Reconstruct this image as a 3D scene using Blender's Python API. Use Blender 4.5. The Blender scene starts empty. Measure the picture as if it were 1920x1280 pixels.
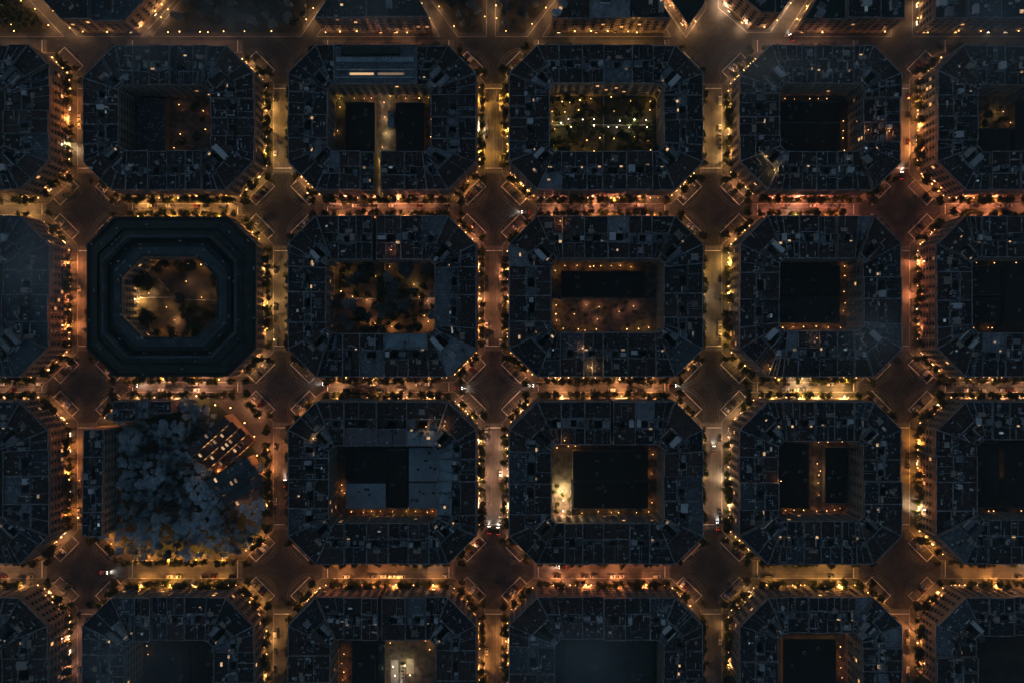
import bpy, math, random
from mathutils import Vector
R = random.Random(7)
scene = bpy.context.scene
COL = scene.collection
CAMZ = 420.0
S = 3.0                                   # photo pixels (1920 wide) per metre on the ground

def P(px, py): return ((px - 960) / S, (640 - py) / S)
def in_view(x, y, z=0, m=45):
    k = CAMZ / (CAMZ - z) * S
    return -m < x * k + 960 < 1920 + m and -m < 640 - y * k < 1280 + m

# ------------------------------------------------------------------ materials
MATS = {}
def mat(name, build):
    m = bpy.data.materials.new(name); m.use_nodes = True
    nt = m.node_tree; nt.nodes.clear()
    out = nt.nodes.new('ShaderNodeOutputMaterial')
    b = nt.nodes.new('ShaderNodeBsdfPrincipled')
    nt.links.new(b.outputs[0], out.inputs[0])
    build(nt, b)
    MATS[name] = m
    return m
def N(nt, t, **kw):
    n = nt.nodes.new(t)
    for k, v in kw.items():
        if k.startswith('i_'): n.inputs[k[2:].replace('_', ' ')].default_value = v
        else: setattr(n, k, v)
    return n
def ramp(nt, src, stops, interp='LINEAR'):
    r = nt.nodes.new('ShaderNodeValToRGB'); r.color_ramp.interpolation = interp
    e = r.color_ramp.elements
    while len(e) < len(stops): e.new(0.5)
    for el, (p, c) in zip(e, stops):
        el.position = p; el.color = (*c, 1) if len(c) == 3 else c
    if src is not None: nt.links.new(src, r.inputs[0])
    return r
def coord(nt, kind='Object', scale=(1, 1, 1)):
    c = nt.nodes.new('ShaderNodeTexCoord'); m = nt.nodes.new('ShaderNodeMapping')
    m.inputs['Scale'].default_value = scale
    nt.links.new(c.outputs[kind], m.inputs[0]); return m.outputs[0]
def worldpos(nt, scale=(1, 1, 1)):
    g = nt.nodes.new('ShaderNodeNewGeometry'); m = nt.nodes.new('ShaderNodeMapping')
    m.inputs['Scale'].default_value = scale
    nt.links.new(g.outputs['Position'], m.inputs[0]); return m.outputs[0]
def noise(nt, vec, scale, detail=4, rough=.6):
    n = N(nt, 'ShaderNodeTexNoise', i_Scale=scale, i_Detail=detail, i_Roughness=rough)
    nt.links.new(vec, n.inputs['Vector']); return n.outputs[0]
def mix(nt, a, b, f, mode='MIX'):
    n = nt.nodes.new('ShaderNodeMix'); n.data_type = 'RGBA'; n.blend_type = mode
    for s, i in ((a, 6), (b, 7)):
        if isinstance(s, tuple): n.inputs[i].default_value = (*s, 1)
        else: nt.links.new(s, n.inputs[i])
    if isinstance(f, (int, float)): n.inputs[0].default_value = f
    else: nt.links.new(f, n.inputs[0])
    return n.outputs[2]
def orand(nt): return nt.nodes.new('ShaderNodeObjectInfo').outputs['Random']

def noisy(name, c1, c2, scale=.5, rough=.85, metal=0, stretch=(1, 1, 1), detail=5, lo=.35, hi=.65, spec=.3):
    def f(nt, b):
        v = worldpos(nt, stretch)
        r = ramp(nt, noise(nt, v, scale, detail), [(lo, c1), (hi, c2)])
        nt.links.new(r.outputs[0], b.inputs['Base Color'])
        b.inputs['Roughness'].default_value = rough; b.inputs['Metallic'].default_value = metal
        b.inputs['Specular IOR Level'].default_value = spec
    return mat(name, f)
def rand_col(name, cols, rough=.8, scale=.6, amt=.5, metal=0, spec=.3, interp='CONSTANT'):
    def f(nt, b):
        n = len(cols)
        r = ramp(nt, orand(nt), [(i / n, c) for i, c in enumerate(cols)], interp)
        dirt = ramp(nt, noise(nt, worldpos(nt), scale, 6, .7), [(.3, (1 - amt,) * 3), (.7, (1, 1, 1))])
        nt.links.new(mix(nt, r.outputs[0], dirt.outputs[0], 1.0, 'MULTIPLY'), b.inputs['Base Color'])
        b.inputs['Roughness'].default_value = rough; b.inputs['Metallic'].default_value = metal
        b.inputs['Specular IOR Level'].default_value = spec
    return mat(name, f)
def glow(name, col, strength, vary=0.0, base=(.5, .45, .4)):
    col = tuple(c ** 1.5 for c in col)
    def f(nt, b):
        b.inputs['Base Color'].default_value = (*base, 1)
        b.inputs['Emission Color'].default_value = (*col, 1)
        b.inputs['Roughness'].default_value = .3
        if vary:
            m = N(nt, 'ShaderNodeMapRange'); m.inputs['To Min'].default_value = strength * (1 - vary)
            m.inputs['To Max'].default_value = strength * (1 + vary)
            nt.links.new(orand(nt), m.inputs[0]); nt.links.new(m.outputs[0], b.inputs['Emission Strength'])
        else: b.inputs['Emission Strength'].default_value = strength
    return mat(name, f)

def asphalt(name, stretch, shade=1.0):
    def f(nt, b):
        a = ramp(nt, noise(nt, worldpos(nt, stretch), 1.0, 6, .65), [(.3, (.055 * shade, .054 * shade, .054 * shade)), (.7, (.15 * shade, .146 * shade, .142 * shade))])
        p = ramp(nt, noise(nt, worldpos(nt), .09, 5, .6), [(.35, (.55,) * 3), (.65, (1.1,) * 3)])
        v = N(nt, 'ShaderNodeTexVoronoi', i_Scale=.11, feature='F1'); nt.links.new(worldpos(nt, (1, 1, 0)), v.inputs['Vector'])
        q = ramp(nt, v.outputs['Color'], [(.2, (.8,) * 3), (.8, (1.1,) * 3)])
        c = mix(nt, a.outputs[0], p.outputs[0], 1, 'MULTIPLY')
        nt.links.new(mix(nt, c, q.outputs[0], 1, 'MULTIPLY'), b.inputs['Base Color'])
        b.inputs['Roughness'].default_value = .62
    return mat(name, f)
asphalt('asphalt', (.5, .5, 1), .52); asphalt('asphalt_lengthwise', (.9, .03, 1)); asphalt('asphalt_crosswise', (.03, .9, 1))  # plain asphalt at crossings is darkened in its colour to imitate dimmer light

def f(nt, b):
    br = N(nt, 'ShaderNodeTexBrick', i_Scale=.8, i_Mortar_Size=.03, i_Color1=(.085, .082, .08, 1), i_Color2=(.12, .115, .11, 1), i_Mortar=(.045, .045, .045, 1))
    nt.links.new(worldpos(nt), br.inputs['Vector'])
    d = ramp(nt, noise(nt, worldpos(nt), .35, 6, .7), [(.3, (.45,) * 3), (.7, (1,) * 3)])
    nt.links.new(mix(nt, br.outputs[0], d.outputs[0], 1, 'MULTIPLY'), b.inputs['Base Color']); b.inputs['Roughness'].default_value = .8
mat('paving', f)
noisy('kerb_stone', (.22, .215, .21), (.34, .33, .32), 1.2)
noisy('road_paint', (.45, .45, .45), (.75, .75, .73), .9, lo=.3, hi=.5)
noisy('worn_paint', (.10, .10, .10), (.26, .26, .25), .9, lo=.35, hi=.6)
noisy('dark_ground', (.018, .017, .015), (.05, .045, .036), .12)
noisy('bare_earth', (.028, .026, .020), (.165, .142, .105), .07, lo=.40, hi=.62)
noisy('gravel_court', (.045, .04, .036), (.21, .17, .14), .3, lo=.35, hi=.7)
noisy('lawn', (.018, .028, .012), (.045, .06, .025), .15)
noisy('light_concrete', (.22, .22, .21), (.42, .41, .39), .2)
rand_col('stucco', [(.20, .16, .12), (.16, .15, .13), (.24, .20, .16), (.18, .12, .09), (.14, .12, .10), (.22, .16, .12)], .85, .5, .35)
noisy('roof_worn', (.04, .056, .062), (.12, .15, .16), .12, lo=.3, hi=.7)
noisy('pilaster_stone', (.20, .17, .14), (.32, .28, .23), .8)
noisy('coping', (.14, .15, .16), (.66, .68, .71), .35, lo=.38, hi=.68)

def roofmat(name, cols, bright=.25):
    def f(nt, b):
        n = len(cols)
        r = ramp(nt, orand(nt), [(i / n, c) for i, c in enumerate(cols)], 'CONSTANT')
        br = N(nt, 'ShaderNodeTexBrick', i_Scale=.5, i_Mortar_Size=.04, i_Color1=(1, 1, 1, 1), i_Color2=(.72, .72, .72, 1), i_Mortar=(.5, .5, .5, 1))
        nt.links.new(worldpos(nt), br.inputs['Vector'])
        st = ramp(nt, noise(nt, worldpos(nt), .22, 8, .75), [(.32, (.35,) * 3), (.68, (1.3,) * 3)])
        c = mix(nt, r.outputs[0], br.outputs[0], 1, 'MULTIPLY')
        c = mix(nt, c, st.outputs[0], 1, 'MULTIPLY')
        sp = ramp(nt, noise(nt, worldpos(nt), .9, 4, .62), [(.60, (0, 0, 0)), (.70, (1, 1, 1))])
        c = mix(nt, c, (bright, bright * 1.02, bright * 1.05), sp.outputs[0])
        nt.links.new(c, b.inputs['Base Color']); b.inputs['Roughness'].default_value = .8
    return mat(name, f)
roofmat('roof_tiles', [(.085, .036, .025), (.05, .030, .024), (.105, .05, .036), (.035, .034, .034), (.07, .036, .028), (.022, .023, .025), (.13, .07, .052), (.05, .043, .038)], .38)
roofmat('roof_grey', [(.06, .07, .08), (.26, .29, .31), (.03, .035, .04), (.12, .14, .15), (.46, .50, .52), (.04, .04, .04), (.20, .22, .23)], .75)
roofmat('roof_black', [(.014, .014, .014), (.011, .011, .012), (.017, .016, .015)], .03)  # near-black roofing of the courtyard sheds, ring gutters and a few roof bands
rand_col('roof_slate', [(.036, .058, .056), (.048, .072, .069)], .7, .16, .8)
rand_col('roof_zinc', [(.44, .58, .62), (.48, .62, .66), (.40, .53, .57)], .6, .15, .45)
rand_col('roof_clay_light', [(.27, .22, .23)], .8, .3, .4)
rand_col('pale_render', [(.74, .78, .80), (.50, .53, .55), (.26, .28, .29), (.82, .84, .84), (.50, .44, .38), (.12, .13, .14), (.68, .72, .74)], .8, .8, .3)
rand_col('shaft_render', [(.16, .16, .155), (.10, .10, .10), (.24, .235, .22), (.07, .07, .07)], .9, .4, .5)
rand_col('unit_metal', [(.80, .81, .82), (.6, .62, .64), (.45, .47, .48), (.75, .75, .72)], .45, 1.0, .2, .2)
rand_col('brick_stack', [(.26, .15, .10), (.34, .30, .26), (.20, .13, .10)], .9, 1., .4)
def f(nt, b):
    b.inputs['Base Color'].default_value = (.012, .015, .018, 1); b.inputs['Roughness'].default_value = .12
mat('dark_glass', f)
def f(nt, b):
    b.inputs['Base Color'].default_value = (.05, .07, .08, 1); b.inputs['Roughness'].default_value = .2
mat('roof_glass', f)
def foliage(name, cols):
    def f(nt, b):
        r = ramp(nt, orand(nt), [(i / max(1, len(cols) - 1), c) for i, c in enumerate(cols)])
        d = ramp(nt, noise(nt, coord(nt, 'Object'), .9, 3), [(.3, (.5,) * 3), (.7, (1.5,) * 3)])
        nt.links.new(mix(nt, r.outputs[0], d.outputs[0], 1, 'MULTIPLY'), b.inputs['Base Color'])
        b.inputs['Roughness'].default_value = .7; b.inputs['Specular IOR Level'].default_value = .15
    return mat(name, f)
foliage('leaves', [(.035, .05, .015), (.055, .068, .02), (.045, .05, .02)])
def see_through(nt):                                               # thin leaves let part of the light through
    b = [n for n in nt.nodes if n.type == 'BSDF_PRINCIPLED'][0]; o = [n for n in nt.nodes if n.type == 'OUTPUT_MATERIAL'][0]
    t = nt.nodes.new('ShaderNodeBsdfTranslucent'); t.inputs[0].default_value = (.13, .14, .03, 1)
    m = nt.nodes.new('ShaderNodeMixShader'); m.inputs[0].default_value = .45
    nt.links.new(b.outputs[0], m.inputs[1]); nt.links.new(t.outputs[0], m.inputs[2]); nt.links.new(m.outputs[0], o.inputs[0])
see_through(MATS['leaves'].node_tree)
foliage_old = foliage
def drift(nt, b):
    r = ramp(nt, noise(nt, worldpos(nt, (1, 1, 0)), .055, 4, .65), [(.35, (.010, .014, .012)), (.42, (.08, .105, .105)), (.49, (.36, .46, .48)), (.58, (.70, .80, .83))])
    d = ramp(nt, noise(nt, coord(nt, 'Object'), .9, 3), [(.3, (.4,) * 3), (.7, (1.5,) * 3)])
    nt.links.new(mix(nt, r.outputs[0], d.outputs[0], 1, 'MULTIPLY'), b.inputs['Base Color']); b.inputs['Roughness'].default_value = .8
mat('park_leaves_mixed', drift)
foliage('park_leaves', [(.03, .045, .035), (.13, .155, .15), (.015, .022, .015), (.30, .33, .33), (.03, .04, .03)])
noisy('bark', (.05, .04, .03), (.11, .09, .07), 2)
noisy('dark_iron', (.02, .02, .022), (.04, .04, .04), 2, .5, .6)
rand_col('car_paint', [(.55, .55, .55), (.03, .03, .033), (.16, .165, .17), (.75, .75, .74), (.05, .06, .09), (.10, .02, .018), (.36, .37, .38), (.02, .02, .02)], .3, 2., .1, .2, .5)
noisy('tyre_rubber', (.015, .015, .015), (.03, .03, .03), 3)
rand_col('bin_plastic', [(.03, .09, .04), (.15, .12, .02), (.02, .05, .12), (.12, .12, .12)], .5, 2., .3)
noisy('awning_cloth', (.30, .20, .14), (.5, .42, .34), .6)
glow('lamp_glass', (1, .62, .28), 9, .4)
glow('lamp_glass_white', (1, .86, .66), 14, .3)
glow('shop_glow', (1, .60, .27), 2.4, .8)
glow('shop_glow_cool', (1, .83, .60), 2.6, .8)
glow('window_glow', (1, .60, .28), .9, .85)
glow('skylight_glow', (1, .70, .42), .55, .9)
glow('skylight_cool', (.75, .92, 1.0), .16, .9)
glow('head_lamp', (1, .93, .82), 25)
glow('tail_lamp', (1, .06, .02), 5)

# ------------------------------------------------------------------ mesh builder
class MB:
    def __init__(s): s.v = []; s.f = []; s.m = []
    def add(s, pts, mi=0):
        n = len(s.v); s.v += [tuple(p) for p in pts]; s.f.append(tuple(range(n, n + len(pts)))); s.m.append(mi)
    def prism(s, poly, z0, z1, mi=0, top=None, bottom=False):
        n = len(poly); a = len(s.v)
        s.v += [(x, y, z0) for x, y in poly] + [(x, y, z1) for x, y in poly]
        for i in range(n):
            j = (i + 1) % n
            s.f.append((a + i, a + j, a + n + j, a + n + i)); s.m.append(mi)
        s.f.append(tuple(a + n + i for i in range(n))); s.m.append(mi if top is None else top)
        if bottom: s.f.append(tuple(a + i for i in reversed(range(n)))); s.m.append(mi)
    def rbox(s, cx, cy, z0, lx, ly, z1, ang=0, mi=0, top=None):
        c, q = math.cos(ang), math.sin(ang); hx, hy = lx / 2, ly / 2
        s.prism([(cx + c * x - q * y, cy + q * x + c * y) for x, y in ((-hx, -hy), (hx, -hy), (hx, hy), (-hx, hy))], z0, z1, mi, top, True)
    def tube(s, p, q, r0, r1, n=6, mi=0):
        p, q = Vector(p), Vector(q); d = (q - p).normalized()
        a = d.orthogonal().normalized(); b = d.cross(a); k = len(s.v)
        for c, r in ((p, r0), (q, r1)):
            for i in range(n):
                t = 2 * math.pi * i / n; s.v.append(tuple(c + a * (r * math.cos(t)) + b * (r * math.sin(t))))
        for i in range(n):
            j = (i + 1) % n; s.f.append((k + i, k + j, k + n + j, k + n + i)); s.m.append(mi)
        s.f.append(tuple(k + n + i for i in range(n))); s.m.append(mi)
    def mesh(s, name, mats):
        me = bpy.data.meshes.new(name); me.from_pydata(s.v, [], s.f)
        for m in mats: me.materials.append(MATS[m])
        if len(mats) > 1: me.polygons.foreach_set('material_index', s.m)
        me.update(); return me
def link(name, data, parent=None, loc=(0, 0, 0), rz=0, sc=None):
    o = bpy.data.objects.new(name, data); COL.objects.link(o)
    o.location = loc; o.rotation_euler = (0, 0, rz)
    if sc is not None: o.scale = (sc, sc, sc) if isinstance(sc, (int, float)) else sc
    if parent is not None: o.parent = parent
    return o
def tag(o, label, cat, group=None):
    o['label'] = label; o['category'] = cat
    if group: o['group'] = group
    return o
def copy(src, parent, loc, rz=0, sc=None):
    o = src.copy(); COL.objects.link(o); o.parent = parent; o.location = loc; o.rotation_euler = (0, 0, rz)
    if sc is not None: o.scale = (sc,) * 3 if isinstance(sc, (int, float)) else sc
    return o
def structure(name, mb, mats, kind='structure'):
    o = link(name, mb.mesh(name, mats)); o['kind'] = kind; return o
ORD = 'first second third fourth fifth sixth seventh eighth ninth tenth eleventh twelfth thirteenth fourteenth fifteenth sixteenth seventeenth eighteenth nineteenth twentieth'.split()

def area(p): return sum(p[i][0] * p[(i + 1) % len(p)][1] - p[(i + 1) % len(p)][0] * p[i][1] for i in range(len(p))) / 2
def ccw(p): return p if area(p) > 0 else p[::-1]
def inset(p, ds):
    """offset every edge of the convex CCW polygon p inwards by ds (number or one per edge)"""
    n = len(p)
    if isinstance(ds, (int, float)): ds = [ds] * n
    L = []
    for i in range(n):
        a, b = Vector(p[i]), Vector(p[(i + 1) % n]); d = (b - a).normalized(); nn = Vector((-d.y, d.x))
        L.append((a + nn * ds[i], d))
    out = []
    for i in range(n):
        (a, d), (b, e) = L[i - 1], L[i]
        den = d.x * e.y - d.y * e.x
        if abs(den) < 1e-6: out.append(tuple(b)); continue
        t = ((b.x - a.x) * e.y - (b.y - a.y) * e.x) / den
        out.append((a.x + d.x * t, a.y + d.y * t))
    return out
def clip(poly, ax, val, keep_less):
    out = []
    for i in range(len(poly)):
        a, b = poly[i], poly[(i + 1) % len(poly)]
        ia = (a[ax] <= val) == keep_less; ib = (b[ax] <= val) == keep_less
        if ia: out.append(a)
        if ia != ib:
            t = (val - a[ax]) / (b[ax] - a[ax]); out.append((a[0] + (b[0] - a[0]) * t, a[1] + (b[1] - a[1]) * t))
    return out

# ------------------------------------------------------------------ shared small meshes
def window_mesh(glass):
    m = MB()
    m.rbox(0, -.02, 0, 2.0, .10, 2.7, 0, 0)                     # frame plate, proud of the wall
    for sx in (-.47, .47): m.add([(sx - .42, -.075, .15), (sx + .42, -.075, .15), (sx + .42, -.075, 2.55), (sx - .42, -.075, 2.55)], 1)
    m.rbox(0, -.30, -.14, 2.3, .62, 0, 0, 0)                    # sill slab / small balcony
    return m.mesh('window', ['pilaster_stone', glass])
W_DARK = window_mesh('dark_glass'); W_LIT = window_mesh('window_glow')
def box_mesh(name, mats, lx, ly, lz, extra=None):
    m = MB(); m.rbox(0, 0, 0, lx, ly, lz)
    if extra: extra(m)
    return m.mesh(name, mats)
def stair(k):
    m = MB(); m.rbox(0, 0, 0, 1, 1, 1); 
    m.rbox(0, 0, 1.0, 1.08, 1.08, 1.05, 0, 1)
    m.add([(-.18, -.502, 0), (.18, -.502, 0), (.18, -.502, .8), (-.18, -.502, .8)], 2)
    return m.mesh('stair_head', ['pale_render', k, 'dark_iron'])
STAIRS = [stair('roof_grey'), stair('pale_render'), stair('roof_tiles'), stair('roof_grey')]
def chimney_mesh():
    m = MB(); m.rbox(0, 0, 0, .9, .6, 1.7); m.rbox(0, 0, 1.7, 1.1, .8, 1.85, 0, 1)
    for x in (-.25, .25): m.tube((x, 0, 1.85), (x, 0, 2.3), .13, .11, 6, 0)
    return m.mesh('chimney', ['brick_stack', 'coping'])
CHIM = chimney_mesh()
def ac_mesh():
    m = MB(); m.rbox(0, 0, .25, 1.5, 1.0, 1.3); m.tube((0, 0, 1.3), (0, 0, 1.36), .4, .38, 10, 1)
    for x in (-.6, .6): m.rbox(x, 0, 0, .1, .8, .25, 0, 1)
    return m.mesh('air_conditioner', ['unit_metal', 'dark_iron'])
AC = ac_mesh()
def tank_mesh():
    m = MB(); m.tube((0, 0, .4), (0, 0, 1.9), .85, .85, 12); m.tube((0, 0, 1.9), (0, 0, 2.1), .85, .3, 12)
    for x, y in ((-.5, -.5), (.5, -.5), (.5, .5), (-.5, .5)): m.rbox(x, y, 0, .12, .12, .4, 0, 1)
    return m.mesh('water_tank', ['unit_metal', 'dark_iron'])
TANK = tank_mesh()
def skylight_mesh(g):
    m = MB(); m.rbox(0, 0, 0, 1, 1, .35, 0, 0)
    m.add([(-.46, -.46, .36), (.46, -.46, .36), (.46, 0, .8), (-.46, 0, .8)], 1); m.add([(.46, .46, .36), (-.46, .46, .36), (-.46, 0, .8), (.46, 0, .8)], 1)
    m.add([(.46, -.46, .36), (.46, .46, .36), (.46, 0, .8)], 0); m.add([(-.46, .46, .36), (-.46, -.46, .36), (-.46, 0, .8)], 0)
    return m.mesh('skylight', ['unit_metal', g])
SKY_D, SKY_W, SKY_C = skylight_mesh('roof_glass'), skylight_mesh('skylight_glow'), skylight_mesh('skylight_cool')
def pergola_mesh():
    m = MB()
    for x in (-1, 1):
        for y in (-1, 1): m.rbox(x * .48, y * .48, 0, .05, .05, .9)
    for i in range(9): m.rbox(0, -.48 + .12 * i, .9, 1.0, .05, .96)
    return m.mesh('pergola', ['pale_render'])
PERG = pergola_mesh()
def awning_mesh():
    m = MB(); m.add([(-.5, -.5, .8), (.5, -.5, .8), (.5, .5, 1), (-.5, .5, 1)])
    for x in (-.48, .48): m.rbox(x, -.48, 0, .04, .04, .8)
    m.add([(-.5, .5, .99), (.5, .5, .99), (.5, -.5, .79), (-.5, -.5, .79)])
    return m.mesh('awning', ['awning_cloth'])
AWN = awning_mesh()
def shop_mesh(g):
    m = MB(); m.rbox(0, -.03, 0, 1, .1, 2.7, 0, 0)
    m.add([(-.47, -.085, .2), (-.02, -.085, .2), (-.02, -.085, 2.5), (-.47, -.085, 2.5)], 1); m.add([(.02, -.085, .2), (.47, -.085, .2), (.47, -.085, 2.5), (.02, -.085, 2.5)], 1)
    m.rbox(0, -.45, 2.75, 1.02, .9, 2.85, 0, 0)
    return m.mesh('shop_window', ['dark_iron', g])
SHOPS = [shop_mesh('shop_glow'), shop_mesh('shop_glow'), shop_mesh('shop_glow_cool')]

def lantern_mesh():
    m = MB(); m.tube((0, -.15, -.2), (0, -.15, .1), .22, .26, 8, 1); m.rbox(0, .3, .1, .06, .9, .16, 0, 0)
    return m.mesh('added_lantern', ['dark_iron', 'lamp_glass'])
LANT = lantern_mesh()
# ------------------------------------------------------------------ a building on a four-sided plot
ROOFS = []
FLOORS, FH, GF = 5, 3.0, 3.9
def facade_k(a, b):
    d = (Vector(b) - Vector(a)).normalized(); n = Vector((d.y, -d.x)); mid = (Vector(a) + Vector(b)) / 2
    return -n.dot(mid)                       # how far the facade turns towards the spot under the camera
def building(kind, quad, edges, h, label, cat, group, roofs=('roof_tiles', 'roof_grey', 'roof_tiles'), well=(.3, .7, .45, .6),
             extras=1.0, shops=.75, lit=.04, court_lit=.05, skylit=.2):
    """quad: street start, street end, court end, court start (world metres); edges: kind of each edge (s, c or p)"""
    if area(quad) < 0:
        quad = [quad[1], quad[0], quad[3], quad[2]]; edges = [edges[0], edges[3], edges[2], edges[1]]
    cx = sum(p[0] for p in quad) / 4; cy = sum(p[1] for p in quad) / 4
    if not in_view(cx, cy, h, 70): return None
    root = link(kind, None, None, (cx, cy, .13)); root.empty_display_size = 2; tag(root, label, cat, group); ROOFS.append((cx, cy, h))
    q = inset([(x - cx, y - cy) for x, y in quad], .02)
    ph = h + .85
    inn = inset(q, [.38 if e != 'p' else .30 for e in edges])
    w = MB(); n = 4
    for i in range(n):
        j = (i + 1) % n
        w.add([(*q[i], 0), (*q[j], 0), (*q[j], ph), (*q[i], ph)], 0)
        w.add([(*q[i], ph), (*q[j], ph), (*inn[j], ph), (*inn[i], ph)], 1)
        w.add([(*inn[j], h - .05), (*inn[i], h - .05), (*inn[i], ph), (*inn[j], ph)], 0)
    wins = []
    for i, e in enumerate(edges):
        if e == 'p': continue
        a, b = Vector(q[i]), Vector(q[(i + 1) % n]); L = (b - a).length
        if L < 2.5: continue
        d = (b - a) / L; nn = Vector((d.y, -d.x)); ang = math.atan2(d.y, d.x)
        k = facade_k((a.x + cx, a.y + cy), (b.x + cx, b.y + cy))
        if k < -25: continue
        nw = max(1, int(L / 4.6)); pit = L / nw
        fl = int((h - GF) / FH)
        for f_ in range(fl + 1):
            z = GF + f_ * FH - .35; dp = .40 if f_ or e != 's' else 1.0; mid = (a + b) / 2 + nn * dp / 2
            w.rbox(mid.x, mid.y, z, L - .06, dp, z + .28, ang, 2 if f_ or e != 's' else 1)
        for c_ in range(nw + 1):
            t = min(max(c_ * pit, .36), L - .36); m_ = a + d * t + nn * .13
            w.rbox(m_.x, m_.y, .2, .62, .26, h - .2, ang, 2)
        for f_ in range(fl):
            for c_ in range(nw):
                p_ = a + d * (pit * (c_ + .5)) + nn * .03
                if k > 95: wins.append((p_.x, p_.y, GF + f_ * FH + .15, ang, R.random() < (lit if e == 's' else court_lit)))
        if e == 's':  # lanterns added to string bright dots along the foot of the facade
            for s_ in range(max(1, int(L / 3.6))):
                if R.random() < .9:
                    p_ = a + d * (L * (s_ + R.uniform(.25, .75)) / max(1, int(L / 3.6))) + nn * 1.05; link('added_lantern', LANT, root, (p_.x, p_.y, 3.3), ang, R.uniform(.6, 1.25))
        if e == 's' and shops > 0:
            for s_ in range(max(1, int(L / 8))):
                if R.random() > shops: continue
                wd = R.uniform(1.2, 3.4); t = min(max(L * (s_ + .5) / max(1, int(L / 8)), wd / 2 + .8), L - wd / 2 - .8)
                if t < wd / 2: continue
                p_ = a + d * t + nn * .30
                o = link('shop_window', R.choice(SHOPS), root, (p_.x, p_.y, .25), ang, (wd, 1, 1))
    link('wall', w.mesh('wall', ['stucco', 'coping', 'pilaster_stone']), root)
    for x, y, z, ang, l_ in wins: link('window', W_LIT if l_ else W_DARK, root, (x, y, z), ang)
    # roof in three bands with the shaft of a light well cut through the middle one
    def B(u, v, z=h):
        a = Vector(inn[0]).lerp(Vector(inn[1]), u); b = Vector(inn[3]).lerp(Vector(inn[2]), u); p = a.lerp(b, v); return (p.x, p.y, z)
    u0, u1, v0, v1 = well
    f0, f1 = max(.08, v0 - .05), min(.94, v1 + .05)
    r = MB()
    r.add([B(0, 0), B(1, 0), B(1, f0), B(0, f0)], 0); r.add([B(0, f1), B(1, f1), B(1, 1), B(0, 1)], 2)
    for a_, b_, c_, d_ in ((0, 1, f0, v0), (0, 1, v1, f1), (0, u0, v0, v1), (u1, 1, v0, v1)): r.add([B(a_, c_), B(b_, c_), B(b_, d_), B(a_, d_)], 1)
    ux = Vector(B(1, .5)) - Vector(B(0, .5)); ang = math.atan2(ux.y, ux.x); LU = ux.length; LV = (Vector(B(.5, 1)) - Vector(B(.5, 0))).length
    for v_ in (f0, f1):                                           # low dividing walls across the terrace
        if R.random() < .75:
            a_, b_ = Vector(B(.02, v_)), Vector(B(R.choice((.98, .98, .6)), v_)); m_ = (a_ + b_) / 2; dd = b_ - a_
            r.rbox(m_.x, m_.y, h - .02, dd.length, .28, h + R.uniform(.4, 1.1), math.atan2(dd.y, dd.x), 3)
    for _ in range(R.choice((1, 2, 3))):
        uu = R.uniform(.3, .7); vv = R.choice(((.02, f0), (f1, .98))); a_, b_ = Vector(B(uu, vv[0])), Vector(B(uu, vv[1])); m_ = (a_ + b_) / 2; dd = b_ - a_
        r.rbox(m_.x, m_.y, h - .02, dd.length, .22, h + R.uniform(.3, .8), math.atan2(dd.y, dd.x), R.choice((3, 3, 1)))
    na = int(abs(area(inn)) / 14)
    for _ in range(na):
        x = R.random(); uu = R.uniform(.04, .96); vv = R.uniform(f0 - .05, f1 + .05) if x < .6 else R.uniform(.03, .97)
        if u0 - .05 < uu < u1 + .05 and v0 - .05 < vv < v1 + .05: continue
        p_ = B(uu, vv); t_ = R.choice((0, 0, math.pi / 2)) + ang
        if R.random() < .5: r.rbox(p_[0], p_[1], h - .02, R.uniform(.5, 1.6), R.uniform(.4, 1.2), h + R.uniform(.3, 1.5), t_, R.choice((3, 4, 4, 1, 5)))
        else: r.rbox(p_[0], p_[1], h - .02, R.uniform(1.2, 4.2), R.uniform(.14, .3), h + R.uniform(.25, 1.3), t_, R.choice((3, 3, 4, 5)))
    roof_o = link('roof', r.mesh('roof', [*roofs, 'coping', 'pale_render', 'brick_stack']), root)
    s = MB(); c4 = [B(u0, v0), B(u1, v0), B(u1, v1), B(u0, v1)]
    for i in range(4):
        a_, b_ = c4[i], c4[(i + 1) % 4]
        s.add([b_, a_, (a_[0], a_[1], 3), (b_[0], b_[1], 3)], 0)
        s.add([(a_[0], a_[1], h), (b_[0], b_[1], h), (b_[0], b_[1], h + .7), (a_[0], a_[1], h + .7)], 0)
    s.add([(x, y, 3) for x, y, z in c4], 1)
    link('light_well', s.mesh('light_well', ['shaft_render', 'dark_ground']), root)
    def put(name, me, u, v, sc=None, rz=0.0): 
        x, y, z = B(u, v); return link(name, me, roof_o, (x, y, z), ang + rz, sc)
    if extras > 0:
        put('stair_head', R.choice(STAIRS), u0 / 2, (v0 + v1) / 2 + R.uniform(-.03, .03), (max(2, LU * u0 * R.uniform(.45, .75)), max(2.2, LV * (v1 - v0) * R.uniform(.7, 1.15)), R.uniform(2.2, 3.1)))
        if R.random() < .75: put('lean_to', R.choice(STAIRS), (1 + u1) / 2, (v0 + v1) / 2 + R.uniform(-.05, .05), (max(1.6, LU * (1 - u1) * R.uniform(.4, .8)), max(2, LV * (v1 - v0) * R.uniform(.5, 1.3)), R.uniform(1.8, 2.7)))
        for _ in range(R.choice((0, 1, 1, 2))): put('roof_hut', R.choice(STAIRS), R.uniform(.08, .92), R.choice((f0 + R.uniform(-.06, .03), f1 + R.uniform(-.03, .06), R.uniform(.06, .94))), (R.uniform(.9, 2.4), R.uniform(.9, 2.6), R.uniform(.8, 2.2)), R.choice((0, 0, 0, .1)))
        for _ in range(R.choice((1, 1, 2))): put('chimney', CHIM, R.choice((.05, .95, R.uniform(.1, .9))), R.uniform(.08, .92), R.uniform(.8, 1.3))
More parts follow.
